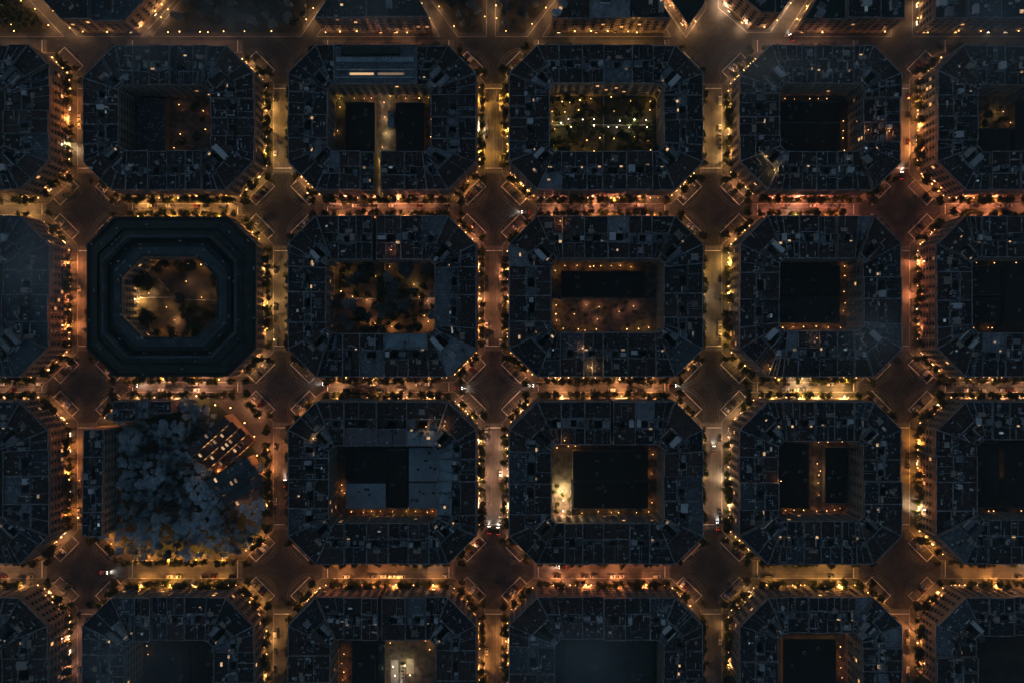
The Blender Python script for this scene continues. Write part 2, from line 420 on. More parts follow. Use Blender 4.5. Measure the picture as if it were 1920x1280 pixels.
        for _ in range(R.choice((1, 1, 2, 3))): put('air_conditioner', AC, R.uniform(.1, .9), R.choice((R.uniform(.05, f0), R.uniform(f1, .95), (f0 + v0) / 2)), R.uniform(.7, 1.15))
        x = R.random()
        if x < .16: put('water_tank', TANK, R.uniform(.1, .9), R.uniform(f1, .95), R.uniform(.7, 1))
        elif x < .32: put('pergola', PERG, R.uniform(.3, .7), R.choice((f0 * .55, (f1 + 1) / 2)), (R.uniform(3, 5), R.uniform(2.5, 4), 2.6))
        elif x < .45: put('awning', AWN, R.uniform(.25, .75), f0 - .06, (R.uniform(2.5, 5), 2.4, 2.5))
        if R.random() < .5:
            g = R.random(); me = SKY_W if g < skylit else SKY_C if g < skylit + .3 else SKY_D
            put('skylight', me, R.uniform(.2, .8), R.choice((f0 * .6, (f1 + 1) / 2, (v1 + f1) / 2)), (R.uniform(.8, 2.6), R.uniform(.7, 1.6), 1))
        if R.random() < skylit * 1.6: put('skylight', SKY_W, R.choice((u0 * .5, (1 + u1) * .5)), v1 + .04, (R.uniform(1, 2.4), R.uniform(.8, 1.6), 1))
    return root

# ------------------------------------------------------------------ trees, lamps, cars
def crown_mesh(seed, rad, z0, z1, n, leaf, m, flat=.6):
    r = random.Random(seed); b = MB(); cz, hz = (z0 + z1) / 2, (z1 - z0) / 2
    blobs = [(r.uniform(-.55, .55) * rad, r.uniform(-.55, .55) * rad, cz + r.uniform(-.4, .5) * hz, r.uniform(.38, .62)) for _ in range(7)]
    for i in range(n):
        bx, by, bz, br = r.choice(blobs)
        d = Vector((r.gauss(0, 1), r.gauss(0, 1), r.gauss(0, 1))).normalized() * (r.random() ** .4) * br
        c = Vector((bx + d.x * rad, by + d.y * rad, bz + d.z * hz))
        a = Vector((r.gauss(0, 1), r.gauss(0, 1), r.gauss(0, flat))).normalized(); e = a.cross(Vector((r.gauss(0, flat * .83), r.gauss(0, flat * .83), 1))).normalized()
        s1, s2 = leaf * r.uniform(.6, 1.3), leaf * r.uniform(.4, .9)
        b.add([c - a * s1, c - e * s2, c + a * s1, c + e * s2])
    return b.mesh('crown', [m])
def trunk_mesh(seed, z0, z1):
    r = random.Random(seed); b = MB(); b.tube((0, 0, 0), (0, 0, z0), .22, .15, 7)
    for i in range(4):
        t = i * 1.57 + r.uniform(-.4, .4); b.tube((0, 0, z0 - .3), (math.cos(t) * 1.3, math.sin(t) * 1.3, z0 + (z1 - z0) * .5), .11, .04, 5)
    return b.mesh('trunk', ['bark'])
CROWNS = [crown_mesh(i, 3.0, 3.6, 9.4, 420, .46, 'leaves') for i in range(6)]
PARKC = [crown_mesh(20 + i, 3.6, 3.4, 9.8, 480, .52, 'park_leaves') for i in range(6)]
GARC = [crown_mesh(40 + i, 2.9, 2.4, 7.0, 380, .45, 'leaves') for i in range(4)]
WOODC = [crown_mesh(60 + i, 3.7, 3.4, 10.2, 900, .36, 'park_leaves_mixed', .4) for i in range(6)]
TRUNK = trunk_mesh(1, 4.6, 8.8); TRUNK_S = trunk_mesh(2, 3.2, 6.4)
def tree(kind, x, y, label, cat='tree', group=None, crowns=CROWNS, trunk=TRUNK, sc=1.0, z=.13):
    t = link(kind, None, None, (x, y, z), R.uniform(0, 6.28), sc); tag(t, label, cat, group)
    link('crown', R.choice(crowns), t); link('trunk', trunk, t); return t

def lamp_meshes(glass):
    p = MB(); p.tube((0, 0, 0), (0, 0, .5), .16, .12, 8); p.tube((0, 0, .5), (0, 0, 5.4), .075, .05, 6)
    l = MB(); l.tube((0, 0, 5.35), (0, 0, 5.55), .18, .34, 10); l.tube((0, 0, 5.55), (0, 0, 5.8), .34, .24, 10)
    return p.mesh('post', ['dark_iron']), l.mesh('lantern', [glass])
LAMP_W, LAMP_C = lamp_meshes('lamp_glass'), lamp_meshes('lamp_glass_white')
LIGHTS = {}
def light_data(col, power, rad=.25):
    key = (tuple(round(c, 3) for c in col), round(power), rad)
    if key not in LIGHTS:
        d = bpy.data.lights.new('bulb', 'POINT'); d.color = tuple(c ** 1.62 for c in col); d.energy = power; d.shadow_soft_size = rad; LIGHTS[key] = d
    return LIGHTS[key]
def lamp(kind, x, y, label, cat, group, col, power, sc=1.0, white=False, z=.13):
    pm, lm = LAMP_C if white else LAMP_W
    o = link(kind, None, None, (x, y, z), 0, sc); tag(o, label, cat, group)
    link('post', pm, o); link('lantern', lm, o)
    if power > 0: link('bulb', light_data(col, power), o, (0, 0, 5.0))
    return o

def car_meshes(van):
    L, W = (4.3, 1.78) if not van else (5.1, 1.95)
    prof = [(-L / 2, .30), (L / 2, .30), (L / 2, .68), (L / 2 - .25, .80), (1.0, .93), (.35, 1.42), (-1.2, 1.46), (-L / 2 + .15, .98)] if not van else \
           [(-L / 2, .32), (L / 2, .32), (L / 2, .85), (L / 2 - .5, 1.15), (L / 2 - 1.1, 1.9), (-L / 2 + .1, 1.95), (-L / 2, 1.8)]
    b = MB(); n = len(prof)
    def yw(z): return W / 2 * (1 if z < .95 else (.86 if not van else .94))
    for i in range(n):
        (x0, z0), (x1, z1) = prof[i], prof[(i + 1) % n]
        b.add([(x0, -yw(z0), z0), (x0, yw(z0), z0), (x1, yw(z1), z1), (x1, -yw(z1), z1)], 0)
    b.add([(x, -yw(z), z) for x, z in prof], 0); b.add([(x, yw(z), z) for x, z in reversed(prof)], 0)
    for x in (-L / 2 + .8, L / 2 - .8):
        for y in (-W / 2 + .08, W / 2 - .08): b.tube((x, y - .1, .32), (x, y + .1, .32), .32, .32, 10, 1); b.tube((x, y + .1, .32), (x, y - .1, .32), .32, .32, 10, 1)
    g = MB(); rw = MB(); e = .012
    if not van:
        y0, y1 = W * .41, W * .40
        g.add([(.98, -y0, .955 + e), (.98, y0, .955 + e), (.42, y1, 1.375 + e), (.42, -y1, 1.375 + e)])
        rw.add([(-L / 2 + .2, y0, 1.02 + e), (-L / 2 + .2, -y0, 1.02 + e), (-1.28, -y1, 1.43 + e), (-1.28, y1, 1.43 + e)])
    else:
        g.add([(L / 2 - .52, -.82, 1.18 + e), (L / 2 - .52, .82, 1.18 + e), (L / 2 - 1.05, .82, 1.84 + e), (L / 2 - 1.05, -.82, 1.84 + e)])
    return b.mesh('body', ['car_paint', 'tyre_rubber']), g.mesh('windscreen', ['dark_glass']), (rw.mesh('rear_window', ['dark_glass']) if rw.v else None)
CAR, VAN = car_meshes(False), car_meshes(True)
def hl_mesh(name, m): b = MB(); b.rbox(0, 0, 0, .12, .38, .18); return b.mesh(name, [m])
HL, TL = hl_mesh('headlight', 'head_lamp'), hl_mesh('tail_light', 'tail_lamp')
def car(kind, x, y, rz, label, group=None, van=False, lights=False, z=.012):
    o = link(kind, None, None, (x, y, z), rz); tag(o, label, 'van' if van else 'car', group)
    bm, gm, rm = VAN if van else CAR
    link('body', bm, o); link('windscreen', gm, o)
    if rm: link('rear_window', rm, o)
    if lights:
        for s_ in (-.62, .62):
            link('headlight', HL, o, (2.13, s_, .6)); link('tail_light', TL, o, (-2.15, s_, .7))
        d = bpy.data.lights.get('beam')
        if d is None:
            d = bpy.data.lights.new('beam', 'SPOT'); d.energy = 3500; d.color = (1, .92, .80); d.spot_size = math.radians(75); d.spot_blend = .7; d.shadow_soft_size = .15
        l = link('beam', d, o, (2.35, 0, .75)); l.rotation_euler = (math.radians(83), 0, math.radians(-90))
    return o

# ------------------------------------------------------------------ the grid of streets and blocks (photo pixels at ground level)
XS = [(-150, 133), (194, 500), (560, 896), (955, 1301), (1366, 1655), (1718, 2060)]
YS = [None, (112, 370), (416, 703), (747, 1037), (1096, 1400)]
VX = [163, 530, 926, 1334, 1687]; HY = [88, 393, 725, 1066]
NAMES = {
 (1, 1): 'smudged left-edge block', (1, 2): 'hazy brown-court block', (1, 3): 'lit alley block', (1, 4): 'lit garden block', (1, 5): 'square court block', (1, 6): 'top right-edge block',
 (2, 1): 'grey-roofed left-edge block', (2, 2): 'octagonal courtyard block', (2, 3): 'wooded courtyard block', (2, 4): 'half-lit courtyard block', (2, 5): 'twin-shed court block', (2, 6): 'middle right-edge block',
 (3, 1): 'dark left-edge block', (3, 2): 'dark wooded park', (3, 3): 'grey sheds block', (3, 4): 'floodlit-corner court block', (3, 5): 'lamp-strip court block', (3, 6): 'lower right-edge block',
 (4, 1): 'bottom left-corner block', (4, 2): 'unlit bottom block', (4, 3): 'floodlit yard block', (4, 4): 'misty bottom block', (4, 5): 'lamp-ringed bottom block', (4, 6): 'bottom right-corner block'}
COURT = {(1, 1): (-70, 183, 52, 300), (1, 2): (258, 183, 422, 300), (1, 3): (630, 182, 815, 301), (1, 4): (1027, 181, 1231, 301), (1, 5): (1439, 180, 1589, 301), (1, 6): (1790, 182, 1990, 301),
 (2, 1): (-70, 492, 50, 625), (2, 3): (628, 494, 822, 626), (2, 4): (1030, 492, 1231, 624), (2, 5): (1437, 492, 1587, 621), (2, 6): (1782, 490, 1985, 625),
 (3, 1): (-70, 822, 50, 962), (3, 3): (633, 826, 827, 964), (3, 4): (1030, 824, 1231, 964), (3, 5): (1436, 818, 1587, 960), (3, 6): (1792, 815, 1985, 958),
 (4, 1): (-70, 1172, 50, 1325), (4, 2): (270, 1174, 427, 1325), (4, 3): (636, 1172, 824, 1325), (4, 4): (1037, 1172, 1231, 1325), (4, 5): (1435, 1160, 1584, 1325), (4, 6): (1792, 1165, 1985, 1325)}
CH = 50
CHX = {(1, 1, 'tr'): 34, (1, 6, 'tl'): 46, (1, 2, 'tl'): 58, (1, 5, 'tl'): 55}
# explicit plots along a side: list of (start, end) pixels
PLOTS = {((1, 3), 't'): [(610, 642), (642, 790), (790, 846)], ((1, 3), 'b'): [(610, 652), (652, 690), (690, 713), (726, 768), (768, 808), (808, 846)],
         ((2, 3), 't'): [(610, 650), (650, 682), (682, 711), (718, 762), (762, 800), (800, 846)],
         ((4, 3), 't'): [(610, 660), (660, 692), (692, 721), (728, 770), (770, 806), (806, 846)],
         ((3, 4), 't'): [(1005, 1048), (1048, 1090), (1090, 1136), (1141, 1180), (1180, 1214), (1214, 1251)],
         ((3, 3), 't'): [(610, 660), (660, 718), (718, 772), (772, 846)]}
NSIDE = {'t': 6, 'b': 6, 'l': 4, 'r': 4}
SIDEWORD = {'t': 'top', 'b': 'bottom', 'l': 'left', 'r': 'right'}

def octagon(x0, y0, x1, y1, c):
    if isinstance(c, (int, float)): c = dict(tl=c, tr=c, bl=c, br=c)
    return [(x0 + c['tl'], y0), (x1 - c['tr'], y0), (x1, y0 + c['tr']), (x1, y1 - c['br']), (x1 - c['br'], y1), (x0 + c['bl'], y1), (x0, y1 - c['bl']), (x0, y0 + c['tl'])]

BLOCKS = {}
for r in range(1, 5):
    for c in range(1, 7):
        (x0, x1), (y0, y1) = XS[c - 1], YS[r]
        BLOCKS[(r, c)] = dict(x0=x0, y0=y0, x1=x1, y1=y1, name=NAMES[(r, c)], c={k: CHX.get((r, c, k), CH) for k in ('tl', 'tr', 'bl', 'br')}, court=COURT.get((r, c)))

# row of skewed blocks along the top edge
TOP = {'top left-corner block': [(-100, -70), (-22, -70), (103, 62), (-100, 62)], 'top trapezoid block': [(28, -70), (385, -70), (262, 62), (150, 62)],
 'unlit top park': [(405, -70), (652, -70), (560, 62), (300, 62)], 'hazy top block': [(694, -70), (740, -70), (812, 62), (607, 62)],
 'left star park': [(766, -70), (905, -70), (905, 62), (862, 62)], 'right star park': [(936, -70), (1086, -70), (985, 62), (936, 62)],
 'lined-roof top block': [(1112, -70), (1164, -70), (1245, 62), (1030, 62)], 'small triangle block': [(1200, -70), (1316, -70), (1316, 16), (1286, 58)],
 'glowing-edge top block': [(1354, -70), (1530, -70), (1440, 54), (1403, 54), (1354, 12)], 'dark top block': [(1566, -70), (1664, -70), (1664, 62), (1484, 62)],
 'top right-corner block': [(1718, -70), (2010, -70), (2010, 62), (1718, 62)]}

# ------------------------------------------------------------------ ground, roads, pavements
g = MB(); g.add([(-1500, -1500, -.3), (1500, -1500, -.3), (1500, 1500, -.3), (-1500, 1500, -.3)]); structure('ground', g, ['dark_ground'])
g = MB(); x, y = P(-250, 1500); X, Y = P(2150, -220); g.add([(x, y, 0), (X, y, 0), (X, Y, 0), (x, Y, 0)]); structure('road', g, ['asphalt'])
def segs(vert):
    """street segments between crossings: (index, centre line, start, end, block before, block after)"""
    out = []
    if vert:
        for i, xc in enumerate(VX):
            for r in range(1, 5): out.append((i, xc, YS[r][0] + CH - 6, YS[r][1] - CH + 6, (r, i + 1), (r, i + 2)))
    else:
        for i, yc in enumerate(HY):
            for c in range(1, 7): out.append((i, yc, XS[c - 1][0] + CH - 6, XS[c - 1][1] - CH + 6, (i, c) if i else None, (i + 1, c)))
    return out
PAVE = 13
def half(i, vert):
    return ((XS[i + 1][0] - XS[i][1]) / 2 if vert else ((YS[i + 1][0] - (YS[i][1] if i else 62)) / 2)) - PAVE
mk = MB()
for vert in (True, False):
    for (i, cc, a, b, k0, k1) in segs(vert):
        mid = (XS[i][1] + XS[i + 1][0]) / 2 if vert else ((YS[i][1] if i else 62) + YS[i + 1][0]) / 2
        hw = half(i, vert)
        g = MB()
        q = [(mid - hw, b), (mid + hw, b), (mid + hw, a), (mid - hw, a)] if vert else [(a, mid + hw), (b, mid + hw), (b, mid - hw), (a, mid - hw)]
        g.add([(*P(*p), .004) for p in q]); structure('road', g, ['asphalt_lengthwise' if vert else 'asphalt_crosswise'])
        nl = 3
        for l in range(1, nl):                                       # dashed lane lines
            o = mid - hw + 2 * hw * l / nl; t = a + 14
            while t < b - 18:
                q = [(o - .28, t + 7), (o + .28, t + 7), (o + .28, t), (o - .28, t)] if vert else [(t, o + .28), (t + 7, o + .28), (t + 7, o - .28), (t, o - .28)]
                mk.add([(*P(*p), .008) for p in q], 1); t += 17
        for e in (a + 2, b - 2):                                     # zebra crossing and stop line at both ends
            s_ = 1 if e == a + 2 else -1
            o = mid - hw + 1
            while o < mid + hw - 1.5:
                lo, hi = sorted((e, e + s_ * 5))
                q = [(o, hi), (o + 1.5, hi), (o + 1.5, lo), (o, lo)] if vert else [(lo, o + 1.5), (hi, o + 1.5), (hi, o), (lo, o)]
                mk.add([(*P(*p), .008) for p in q], 1); o += 3.0
            lo, hi = sorted((e + s_ * 7.5, e + s_ * 9))
            q = [(mid - hw + 1, hi), (mid + hw - 1, hi), (mid + hw - 1, lo), (mid - hw + 1, lo)] if vert else [(lo, mid + hw - 1), (hi, mid + hw - 1), (hi, mid - hw + 1), (lo, mid - hw + 1)]
            mk.add([(*P(*p), .008) for p in q])

def pavement(poly):
    p = ccw([P(*q) for q in poly]); m = MB(); m.prism(p, -.05, .13, 1, 1)
    ip = inset(p, .35); m.add([(*q, .134) for q in ip], 0)
    structure('pavement', m, ['paving', 'kerb_stone'])
for (r, c), B_ in BLOCKS.items():
    ch = {k: v - 2 for k, v in B_['c'].items()}
    pavement(octagon(B_['x0'] - PAVE, B_['y0'] - PAVE, B_['x1'] + PAVE, B_['y1'] + PAVE, {k: v + 6 for k, v in B_['c'].items()}))
for nm, poly in TOP.items():
    pavement([tuple(Vector(q)) for q in [(a[0] * S + 960, 640 - a[1] * S) for a in inset(ccw([P(*p) for p in poly]), -2.6)]])

# ------------------------------------------------------------------ houses of the ordinary blocks
STYLE = {(2, 1): dict(roofs=('roof_worn', 'roof_grey', 'roof_worn')), (3, 5): dict(skylit=.25), (1, 4): dict(skylit=.3), (1, 5): dict(skylit=.2), (2, 4): dict(skylit=.2), (2, 5): dict(skylit=.25)}
TILE3 = [('roof_tiles', 'roof_grey', 'roof_tiles')] * 5 + [('roof_tiles', 'roof_grey', 'roof_grey'), ('roof_grey', 'roof_grey', 'roof_tiles'), ('roof_tiles', 'roof_tiles', 'roof_tiles')]
def plots(key, side, a, b, n):
    if (key, side) in PLOTS: return PLOTS[(key, side)]
    w = [R.uniform(.75, 1.3) for _ in range(n)]; t = sum(w); out = []; x = a
    for k in w: out.append((x, x + (b - a) * k / t)); x = out[-1][1]
    return out
HOUSES = {}; 
for key, B_ in BLOCKS.items():
    if B_['court'] is None or key == (3, 2): continue
    x0, y0, x1, y1, ch, nm = B_['x0'], B_['y0'], B_['x1'], B_['y1'], B_['c'], B_['name']
    X0, Y0, X1, Y1 = B_['court']; K = 9
    st = dict(STYLE.get(key, {}))
    def hgt(): return R.choice((18.6, 19.2, 19.8, 20.2)) + R.uniform(-.5, .5)
    cl = lambda v, lo, hi: min(max(v, lo), hi)
    for side in 'tblr':
        hor = side in 'tb'
        a, b = {'t': (x0 + ch['tl'], x1 - ch['tr']), 'b': (x0 + ch['bl'], x1 - ch['br']), 'l': (y0 + ch['tl'], y1 - ch['bl']), 'r': (y0 + ch['tr'], y1 - ch['br'])}[side]
        ps = plots(key, side, a, b, NSIDE[side]); lo, hi = (X0 + K, X1 - K) if hor else (Y0 + K, Y1 - K)
        vis = []
        for i, (p, q) in enumerate(ps):
            p2 = lo if i == 0 else cl(p, lo, hi); q2 = hi if i == len(ps) - 1 else cl(q, lo, hi)
            if i == 0: q2 = max(q2, lo + 6)
            if i == 1: p2 = max(p2, lo + 6)
            if i == len(ps) - 1: p2 = min(p2, hi - 6)
            if i == len(ps) - 2: q2 = min(q2, hi - 6)
            s_, c_ = {'t': (y0, Y0), 'b': (y1, Y1), 'l': (x0, X0), 'r': (x1, X1)}[side]
            quad = [(p, s_), (q, s_), (q2, c_), (p2, c_)] if hor else [(s_, p), (s_, q), (c_, q2), (c_, p2)]
            quad = [P(*v) for v in quad]
            mx, my = sum(v[0] for v in quad) / 4, sum(v[1] for v in quad) / 4
            if in_view(mx, my, 20, 28): vis.append((i, quad))
        for j, (i, quad) in enumerate(vis):
            lab = f"{ORD[j]} apartment building from the {'left' if hor else 'top'} on the {SIDEWORD[side]} side of the {nm}"
            kw = dict(roofs=R.choice(TILE3)); kw.update(st)
            u0 = R.uniform(.2, .42); kw['well'] = (u0, u0 + R.uniform(.22, .38), R.uniform(.42, .48), R.uniform(.55, .62))
            if key == (1, 3) and side == 't' and i == 1:
                HOUSES['long'] = quad; continue
            if key == (3, 3) and side == 't' and i in (1, 2): kw['roofs'] = ('roof_tiles', 'roof_black', 'roof_clay_light')
            if key == (3, 3) and side == 't' and i == 3: kw['roofs'] = ('roof_tiles', 'roof_grey', 'roof_zinc'); kw['skylit'] = 1.0
            if key == (3, 3) and side == 'r' and i < 3: kw['roofs'] = ('roof_tiles', 'roof_grey', 'roof_zinc')
            if key == (1, 4) and side == 'b': kw['skylit'] = .95
            if key == (2, 3) and side == 'b' and i in (3, 4): kw['roofs'] = ('roof_tiles', 'roof_grey', 'roof_zinc')
            building('apartment_building', quad, ['s', 'p', 'c', 'p'], hgt(), lab, 'apartment building', f'apartment buildings round the {nm}', **kw)
    for cn, (sx, sy) in {'tl': (0, 0), 'tr': (1, 0), 'bl': (0, 1), 'br': (1, 1)}.items():
        xx, yy = (x0, x1)[sx], (y0, y1)[sy]; ix, iy = (X0, X1)[sx], (Y0, Y1)[sy]; dx, dy = (1, -1)[sx], (1, -1)[sy]; c_ = ch[cn]
        quad = [P(*v) for v in ((xx + dx * c_, yy), (xx, yy + dy * c_), (ix, iy + dy * K), (ix + dx * K, iy))]
        if not in_view(*[sum(v[i] for v in quad) / 4 for i in (0, 1)], 20, 28): continue
        vert, horz = ('top', 'bottom')[sy], ('left', 'right')[sx]
        kw = dict(roofs=R.choice(TILE3)); kw.update(st)
        kw['well'] = (.32, .68, .55, .85)
        building('corner_building', quad, ['s', 'p', 'c', 'p'], R.uniform(19.6, 20.6), f'corner building at the {vert} {horz} chamfer of the {nm}', 'corner building', 'corner buildings at the chamfered crossings', **kw)


# ------------------------------------------------------------------ buildings on other outlines
def poly_building(kind, pxpoly, h, label, cat, group=None, roof='roof_tiles', streets=True, units=3, lit=.05, wk=95, shop=.5):
    p = ccw([P(*v) for v in pxpoly]); cx = sum(v[0] for v in p) / len(p); cy = sum(v[1] for v in p) / len(p)
    root = link(kind, None, None, (cx, cy, .13)); tag(root, label, cat, group)
    q = inset([(x - cx, y - cy) for x, y in p], .02); inn = inset(q, .4); n = len(q); ph = h + .8
    w = MB()
    for i in range(n):
        j = (i + 1) % n
        w.add([(*q[i], 0), (*q[j], 0), (*q[j], ph), (*q[i], ph)], 0); w.add([(*q[i], ph), (*q[j], ph), (*inn[j], ph), (*inn[i], ph)], 1)
        w.add([(*inn[j], h - .05), (*inn[i], h - .05), (*inn[i], ph), (*inn[j], ph)], 0)
        a, b = Vector(q[i]), Vector(q[j]); L = (b - a).length; d = (b - a) / L; nn = Vector((d.y, -d.x)); ang = math.atan2(d.y, d.x)
        k = facade_k((a.x + cx, a.y + cy), (b.x + cx, b.y + cy))
        if not streets or k < 20 or L < 4: continue
        nw = max(1, int(L / 4.7)); pit = L / nw; fl = max(1, int((h - GF) / FH))
        for f_ in range(fl + 1):
            z = GF + f_ * FH - .35; m_ = (a + b) / 2 + nn * .2; w.rbox(m_.x, m_.y, z, L - .06, .4, z + .28, ang, 2)
        for c_ in range(nw + 1):
            m_ = a + d * min(max(c_ * pit, .36), L - .36) + nn * .13; w.rbox(m_.x, m_.y, .2, .62, .26, h - .2, ang, 2)
        for f_ in range(fl):
            for c_ in range(nw):
                t = a + d * (pit * (c_ + .5)) + nn * .03
                if k > wk and in_view(t.x + cx, t.y + cy, 8, 5): link('window', W_LIT if R.random() < lit else W_DARK, root, (t.x, t.y, GF + f_ * FH + .15), ang)
        for s_ in range(int(L / 9)):
            if R.random() < shop:
                t = a + d * (L * (s_ + .5) / int(L / 9)) + nn * .3; link('shop_window', R.choice(SHOPS), root, (t.x, t.y, .25), ang, (R.uniform(1.2, 3), 1, .9))
    link('wall', w.mesh('wall', ['stucco', 'coping', 'pilaster_stone']), root)
    r_ = MB(); r_.add([(*v, h) for v in inn])
    for i in range(n):                                              # raised tile strips running in from the edges
        pass
    roof_o = link('roof', r_.mesh('roof', [roof]), root)
    for _ in range(units):
        for tries in range(30):
            ws = [R.random() ** 1.2 for _ in range(n)]; t = sum(ws); x = sum(inn[i][0] * ws[i] for i in range(n)) / t; y = sum(inn[i][1] * ws[i] for i in range(n)) / t
            if in_view(x + cx, y + cy, h, 0): break
        k = R.random(); ang = math.atan2(q[1][1] - q[0][1], q[1][0] - q[0][0])
        if k < .4: link('stair_head', R.choice(STAIRS), roof_o, (x, y, h), ang, (R.uniform(2.5, 5), R.uniform(2.5, 6), 2.6))
        elif k < .6: link('chimney', CHIM, roof_o, (x, y, h), ang)
        elif k < .85: link('air_conditioner', AC, roof_o, (x, y, h), ang, R.uniform(.8, 1.4))
        else: link('skylight', R.choice((SKY_D, SKY_C, SKY_W)), roof_o, (x, y, h), ang, (R.uniform(1.5, 4), R.uniform(1.2, 2.5), 1))
    return root

# the long flat building with the glazed roof strip
q = HOUSES['long']; xs = [v[0] for v in q]; ys = [v[1] for v in q]; lx0, lx1, ly0, ly1 = min(xs), max(xs), min(ys), max(ys)
root = poly_building('long_building', [(x * S + 960, 640 - y * S) for x, y in ((lx0, ly0), (lx1, ly0), (lx1, ly1), (lx0, ly1))], 20.4,
    'long flat building with two lit roof skylights, top side of the lit alley block', 'building', None, 'roof_grey', units=0)
W_, D_ = lx1 - lx0, ly1 - ly0
for u, wd in ((-.16, .31), (.19, .33)):
    link('skylight', SKY_W, root, (u * W_, -D_ * .24, 20.4), 0, (W_ * wd, 1.5, 1))
m = MB()
m.rbox(0, D_ * .12, 20.38, W_ * .93, 2.6, 21.5, 0, 0); m.rbox(0, -D_ * .24 - 2.2, 20.38, W_ * .95, .5, 21.3, 0, 0); m.rbox(0, -D_ * .24 + 2.4, 20.38, W_ * .95, .5, 21.5, 0, 0)
link('roof_walkway', m.mesh('roof_walkway', ['roof_zinc']), root)
m = MB(); m.rbox(-W_ * .05, D_ * .32, 20.38, W_ * .7, 4.2, 23, 0, 0); link('plant_room', m.mesh('plant_room', ['roof_slate']), root)
for i in range(9): link('air_conditioner', AC, root, (-W_ * .3 + i * W_ * .085, D_ * .12, 21.5), 0, R.uniform(.8, 1.3))

# ------------------------------------------------------------------ ring-shaped building round the octagonal yard
def ring_building():
    nm = NAMES[(2, 2)]
    O = octagon(196, 416, 500, 703, 50); I = octagon(262, 488, 432, 632, 38)
    O = [Vector(P(*v)) for v in O]; I = [Vector(P(*v)) for v in I]
    if area(O) < 0: O.reverse(); I.reverse()
    c = Vector((sum(v.x for v in O) / 8, sum(v.y for v in O) / 8)); O = [v - c for v in O]; I = [v - c for v in I]
    root = link('ring_building', None, None, (c.x, c.y, .13)); tag(root, 'dark ring-shaped building with stepped roof round an octagonal lit yard', 'building')
    def at(i, t): v = O[i].lerp(I[i], t); return (v.x, v.y)
    prof = [(.0, 17.6), (.03, 17.6), (.031, 16.9), (.10, 16.9), (.30, 18.2), (.301, 17.4), (.34, 17.4), (.47, 19.0), (.475, 20.2), (.53, 20.2), (.535, 16.2), (.66, 16.2), (.665, 17.6), (.76, 17.8), (.761, 18.3), (.86, 18.5), (.861, 19.0), (.95, 19.0), (.955, 19.3), (1.0, 19.3)]
    mats_ = [0, 0, 2, 0, 2, 2, 3, 1, 1, 1, 2, 0, 0, 1, 1, 1, 1, 0, 0]
    r_ = MB()
    for i in range(8):
        j = (i + 1) % 8
        for s_ in range(len(prof) - 1):
            (t0, z0), (t1, z1) = prof[s_], prof[s_ + 1]
            r_.add([(*at(i, t0), z0), (*at(j, t0), z0), (*at(j, t1), z1), (*at(i, t1), z1)], mats_[s_])
        a, b = Vector((*at(i, .47), 0)), Vector((*at(i, .1), 0))
    roof_o = link('roof', r_.mesh('roof', ['roof_slate', 'roof_worn', 'roof_black', 'roof_slate']), root)
    for name, Q, flip, ztop in (('outer_wall', O, False, 17.6), ('courtyard_wall', I, True, 19.3)):
        w = MB(); wins = []
        for i in range(8):
            a, b = Q[i], Q[(i + 1) % 8]
            if flip: a, b = b, a
            w.add([(a.x, a.y, 0), (b.x, b.y, 0), (b.x, b.y, ztop), (a.x, a.y, ztop)], 0)
            L = (b - a).length; d = (b - a) / L; nn = Vector((d.y, -d.x)); ang = math.atan2(d.y, d.x); k = facade_k(a + c, b + c)
            if k < 0: continue
            nw = max(1, int(L / 4.4)); pit = L / nw
            for f_ in range(5):
                z = GF + f_ * FH - .35; m_ = (a + b) / 2 + nn * .2; w.rbox(m_.x, m_.y, z, L - .06, .4, z + .28, ang, 1)
            for q_ in range(nw + 1):
                m_ = a + d * min(max(q_ * pit, .36), L - .36) + nn * .15; w.rbox(m_.x, m_.y, .2, .7, .3, ztop - .2, ang, 1)
            for f_ in range(4):
                for q_ in range(nw):
                    t = a + d * (pit * (q_ + .5)) + nn * .03
                    if k > 60: wins.append((t.x, t.y, GF + f_ * FH + .15, ang))
        link(name, w.mesh(name, ['stucco', 'pilaster_stone']), root)
        for x, y, z, ang in wins: link('window', W_LIT if flip and R.random() < .12 else W_DARK, root, (x, y, z), ang)
    for i in range(60):
        a = R.choice(range(8)); t = R.choice((.06, .2, .6, .7, .8, .9, .97)); v = Vector(at(a, t)).lerp(Vector(at((a + 1) % 8, t)), R.random()); z = [z1 for t1, z1 in prof if t1 <= t][-1]
        e = O[(a + 1) % 8] - O[a]
        if i < 26: link('roof_hatch', STAIRS[3], roof_o, (v.x, v.y, z), math.atan2(e.y, e.x), (R.uniform(.8, 2), R.uniform(.6, 1.2), R.uniform(.6, 1.3)))
        else: link('air_conditioner', AC, roof_o, (v.x, v.y, z), math.atan2(e.y, e.x), R.uniform(.5, .9))
    for i in range(10):
        a = R.choice(range(8)); v = O[a].lerp(O[(a + 1) % 8], R.random()) * .80
        link('chimney', CHIM, roof_o, (v.x, v.y, 17.8), R.random(), R.uniform(.7, 1.1))
ring_building()

